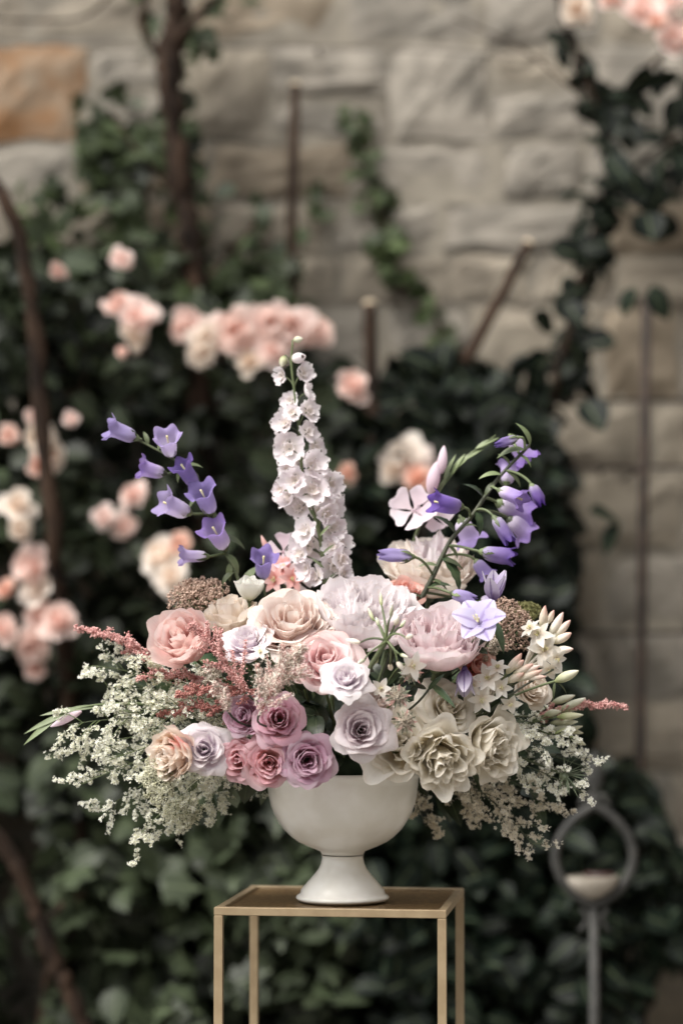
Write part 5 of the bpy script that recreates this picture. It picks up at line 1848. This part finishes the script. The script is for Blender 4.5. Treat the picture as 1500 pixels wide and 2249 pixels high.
# spiky green seed head
c = at(1240, 1702, -.05)
ng = Thing('thistle', 'spiky green thread leaved thistle head at the lower right', 'thistle', stem_base(c, r))
simple_stem(ng, c, np.array([-.9, .2, .3]), .0016)
budshape(ng, c - np.array([.006, 0, 0]), (.5, -.8, -.2), .016, .006, M_SAGE, 'cone')
for k in range(34):
    d = nrm([r.gauss(.25, 1), -.4 + r.gauss(0, .5), r.gauss(-.1, 1)])
    add_leaf(ng, c, d, [0, -.5, 1], r.uniform(.022, .042), .0011, M_SAGE, bend=r.uniform(.1, .6), name='bract')


# leafy filler stems
def leafy(label, tip, Y, seed, mat=M_BLEAF, n_=9, Lg=.05, W=.012, start=.35):
    r_ = random.Random(seed)
    t_ = at(tip[0], tip[1], Y)
    base = stem_base(t_, r_)
    th = Thing('leafy_stem', label, 'foliage', base, 'leafy stems between the flowers')
    d = t_ - base
    P_ = bez(base, base + np.array([d[0] * .15, d[1] * .2, .05]), base + d * .6 + np.array([0, 0, .03]), t_, 18)
    V, F, uv = tube(P_, np.linspace(.0022, .001, 18), 6)
    th.part('stem', V, F, M_STEMD, uv)
    for k in range(n_):
        i = int((start + (1 - start) * (k + .5) / n_) * 17)
        tg = nrm(P_[min(17, i + 1)] - P_[i - 1])
        pr = nrm(np.cross(tg, [r_.gauss(0, 1), r_.gauss(0, 1), r_.gauss(0, 1)]))
        add_leaf(th, P_[i], tg * .7 + pr, [r_.gauss(0, .3), -.8, .8], Lg * r_.uniform(.7, 1.15), W * r_.uniform(.8, 1.2), mat, bend=r_.uniform(.3, 1.0))
    return th


LF = [((320, 1520), .02, 'dark leafy stem behind the left white sprays'), ((430, 1620), -.05, 'dark leafy stem behind the white lavender rose at left'), ((520, 1480), -.08, 'dark leafy stem under the lavender white rose'),
      ((690, 1570), -.13, 'dark leafy stem between the mauve and pale lavender roses'), ((650, 1500), -.08, 'dark leafy stem below the large cream rose'), ((850, 1500), -.12, 'dark leafy stem under the green umbel'), ((1000, 1500), -.10, 'dark leafy stem under the pink peony'),
      ((1110, 1590), -.08, 'dark leafy stem above the rightmost cream rose'), ((1190, 1590), -.02, 'dark leafy stem behind the freesia buds'), ((890, 1350), .02, 'dark leafy stem behind the white peony'), ((470, 1420), -.02, 'dark leafy stem behind the round pink rose'),
      ((780, 1470), -.05, 'dark leafy stem behind the small white lavender rose'), ((1060, 1400), -.03, 'dark leafy stem behind the open clematis'), ((1150, 1690), -.02, 'dark leafy stem right of the rightmost cream rose'), ((1190, 1760), .04, 'dark leafy stem hanging behind the right sprays'),
      ((560, 1720), .03, 'dark leafy stem hanging left of the bowl'), ((470, 1745), .04, 'dark leafy stem hanging behind the peach rose'), ((990, 1750), .05, 'dark leafy stem hanging right of the bowl'), ((340, 1640), .02, 'dark leafy stem in the depth of the left sprays'), ((730, 1640), -.10, 'dark leafy stem above the bowl rim'), ((1220, 1660), .02, 'dark leafy stem behind the spiky thistle')]
for k, (tip, Y, lab) in enumerate(LF):
    leafy(lab, tip, Y, 650 + k)
leafy('sage green leafy stem low on the left beneath the sprays', (500, 1735), -.02, 690, M_SAGE, 8, .04, .014, .55)
sg = Thing('leafy_stem', 'single dark green leaves over the cream roses below the pink peony', 'foliage', stem_base(at(950, 1510, -.17), r), 'leafy stems between the flowers')
simple_stem(sg, at(940, 1515, -.17), np.array([-.5, .3, -.8]), .0016, M_STEMD)
for x0, y0, x1, y1, w in ((945, 1502, 1002, 1545, 9), (935, 1512, 905, 1500, 7), (940, 1515, 970, 1480, 6)):
    a, b = at(x0, y0, -.175), at(x1, y1, -.2)
    add_leaf(sg, a, b - a, [.3, -1, .6], np.linalg.norm(b - a), w * mpp(-.17), M_BLEAF, bend=.4)
sg2 = Thing('leafy_stem', 'dark green pointed leaves right of the open clematis', 'foliage', stem_base(at(1080, 1400, -.12), r), 'leafy stems between the flowers')
simple_stem(sg2, at(1080, 1395, -.13), np.array([-.3, .3, -.9]), .0014, M_STEMD)
for x0, y0, x1, y1, w in ((1085, 1362, 1112, 1432, 10), (1045, 1425, 1070, 1432, 10), (1070, 1390, 1045, 1420, 8)):
    a, b = at(x0, y0, -.15), at(x1, y1, -.165)
    add_leaf(sg2, a, b - a, [.3, -1, .6], np.linalg.norm(b - a), w * mpp(-.17), M_BLEAF, bend=.4)

# small white star flowers and loose buds in the gaps
for k, (lab, px, py, rp, Y, f) in enumerate((
        ('white star flower drooping just below the pink peony', 905, 1462, 34, -.215, (.35, -.85, -.25)),
        ('small white star flower beside the lavender white rose at left', 572, 1432, 20, -.19, (-.1, -.9, .4)),
        ('small white star flower left of the upper astrantia head', 838, 1512, 24, -.20, (-.2, -.95, .1)),
        ('white star flower hanging under the greyish white rose on the right', 1120, 1545, 26, -.14, (.1, -.9, -.4)))):
    c = at(px, py, Y)
    th = Thing('star_flower', lab, 'flower', stem_base(c, r), 'white star flowers')
    star(th, c, f, rp * mpp(Y), 5, P_TUBE, 960 + k, .3, .4, .5)
    simple_stem(th, c - nrm(f) * .003, -nrm(f), .0011)
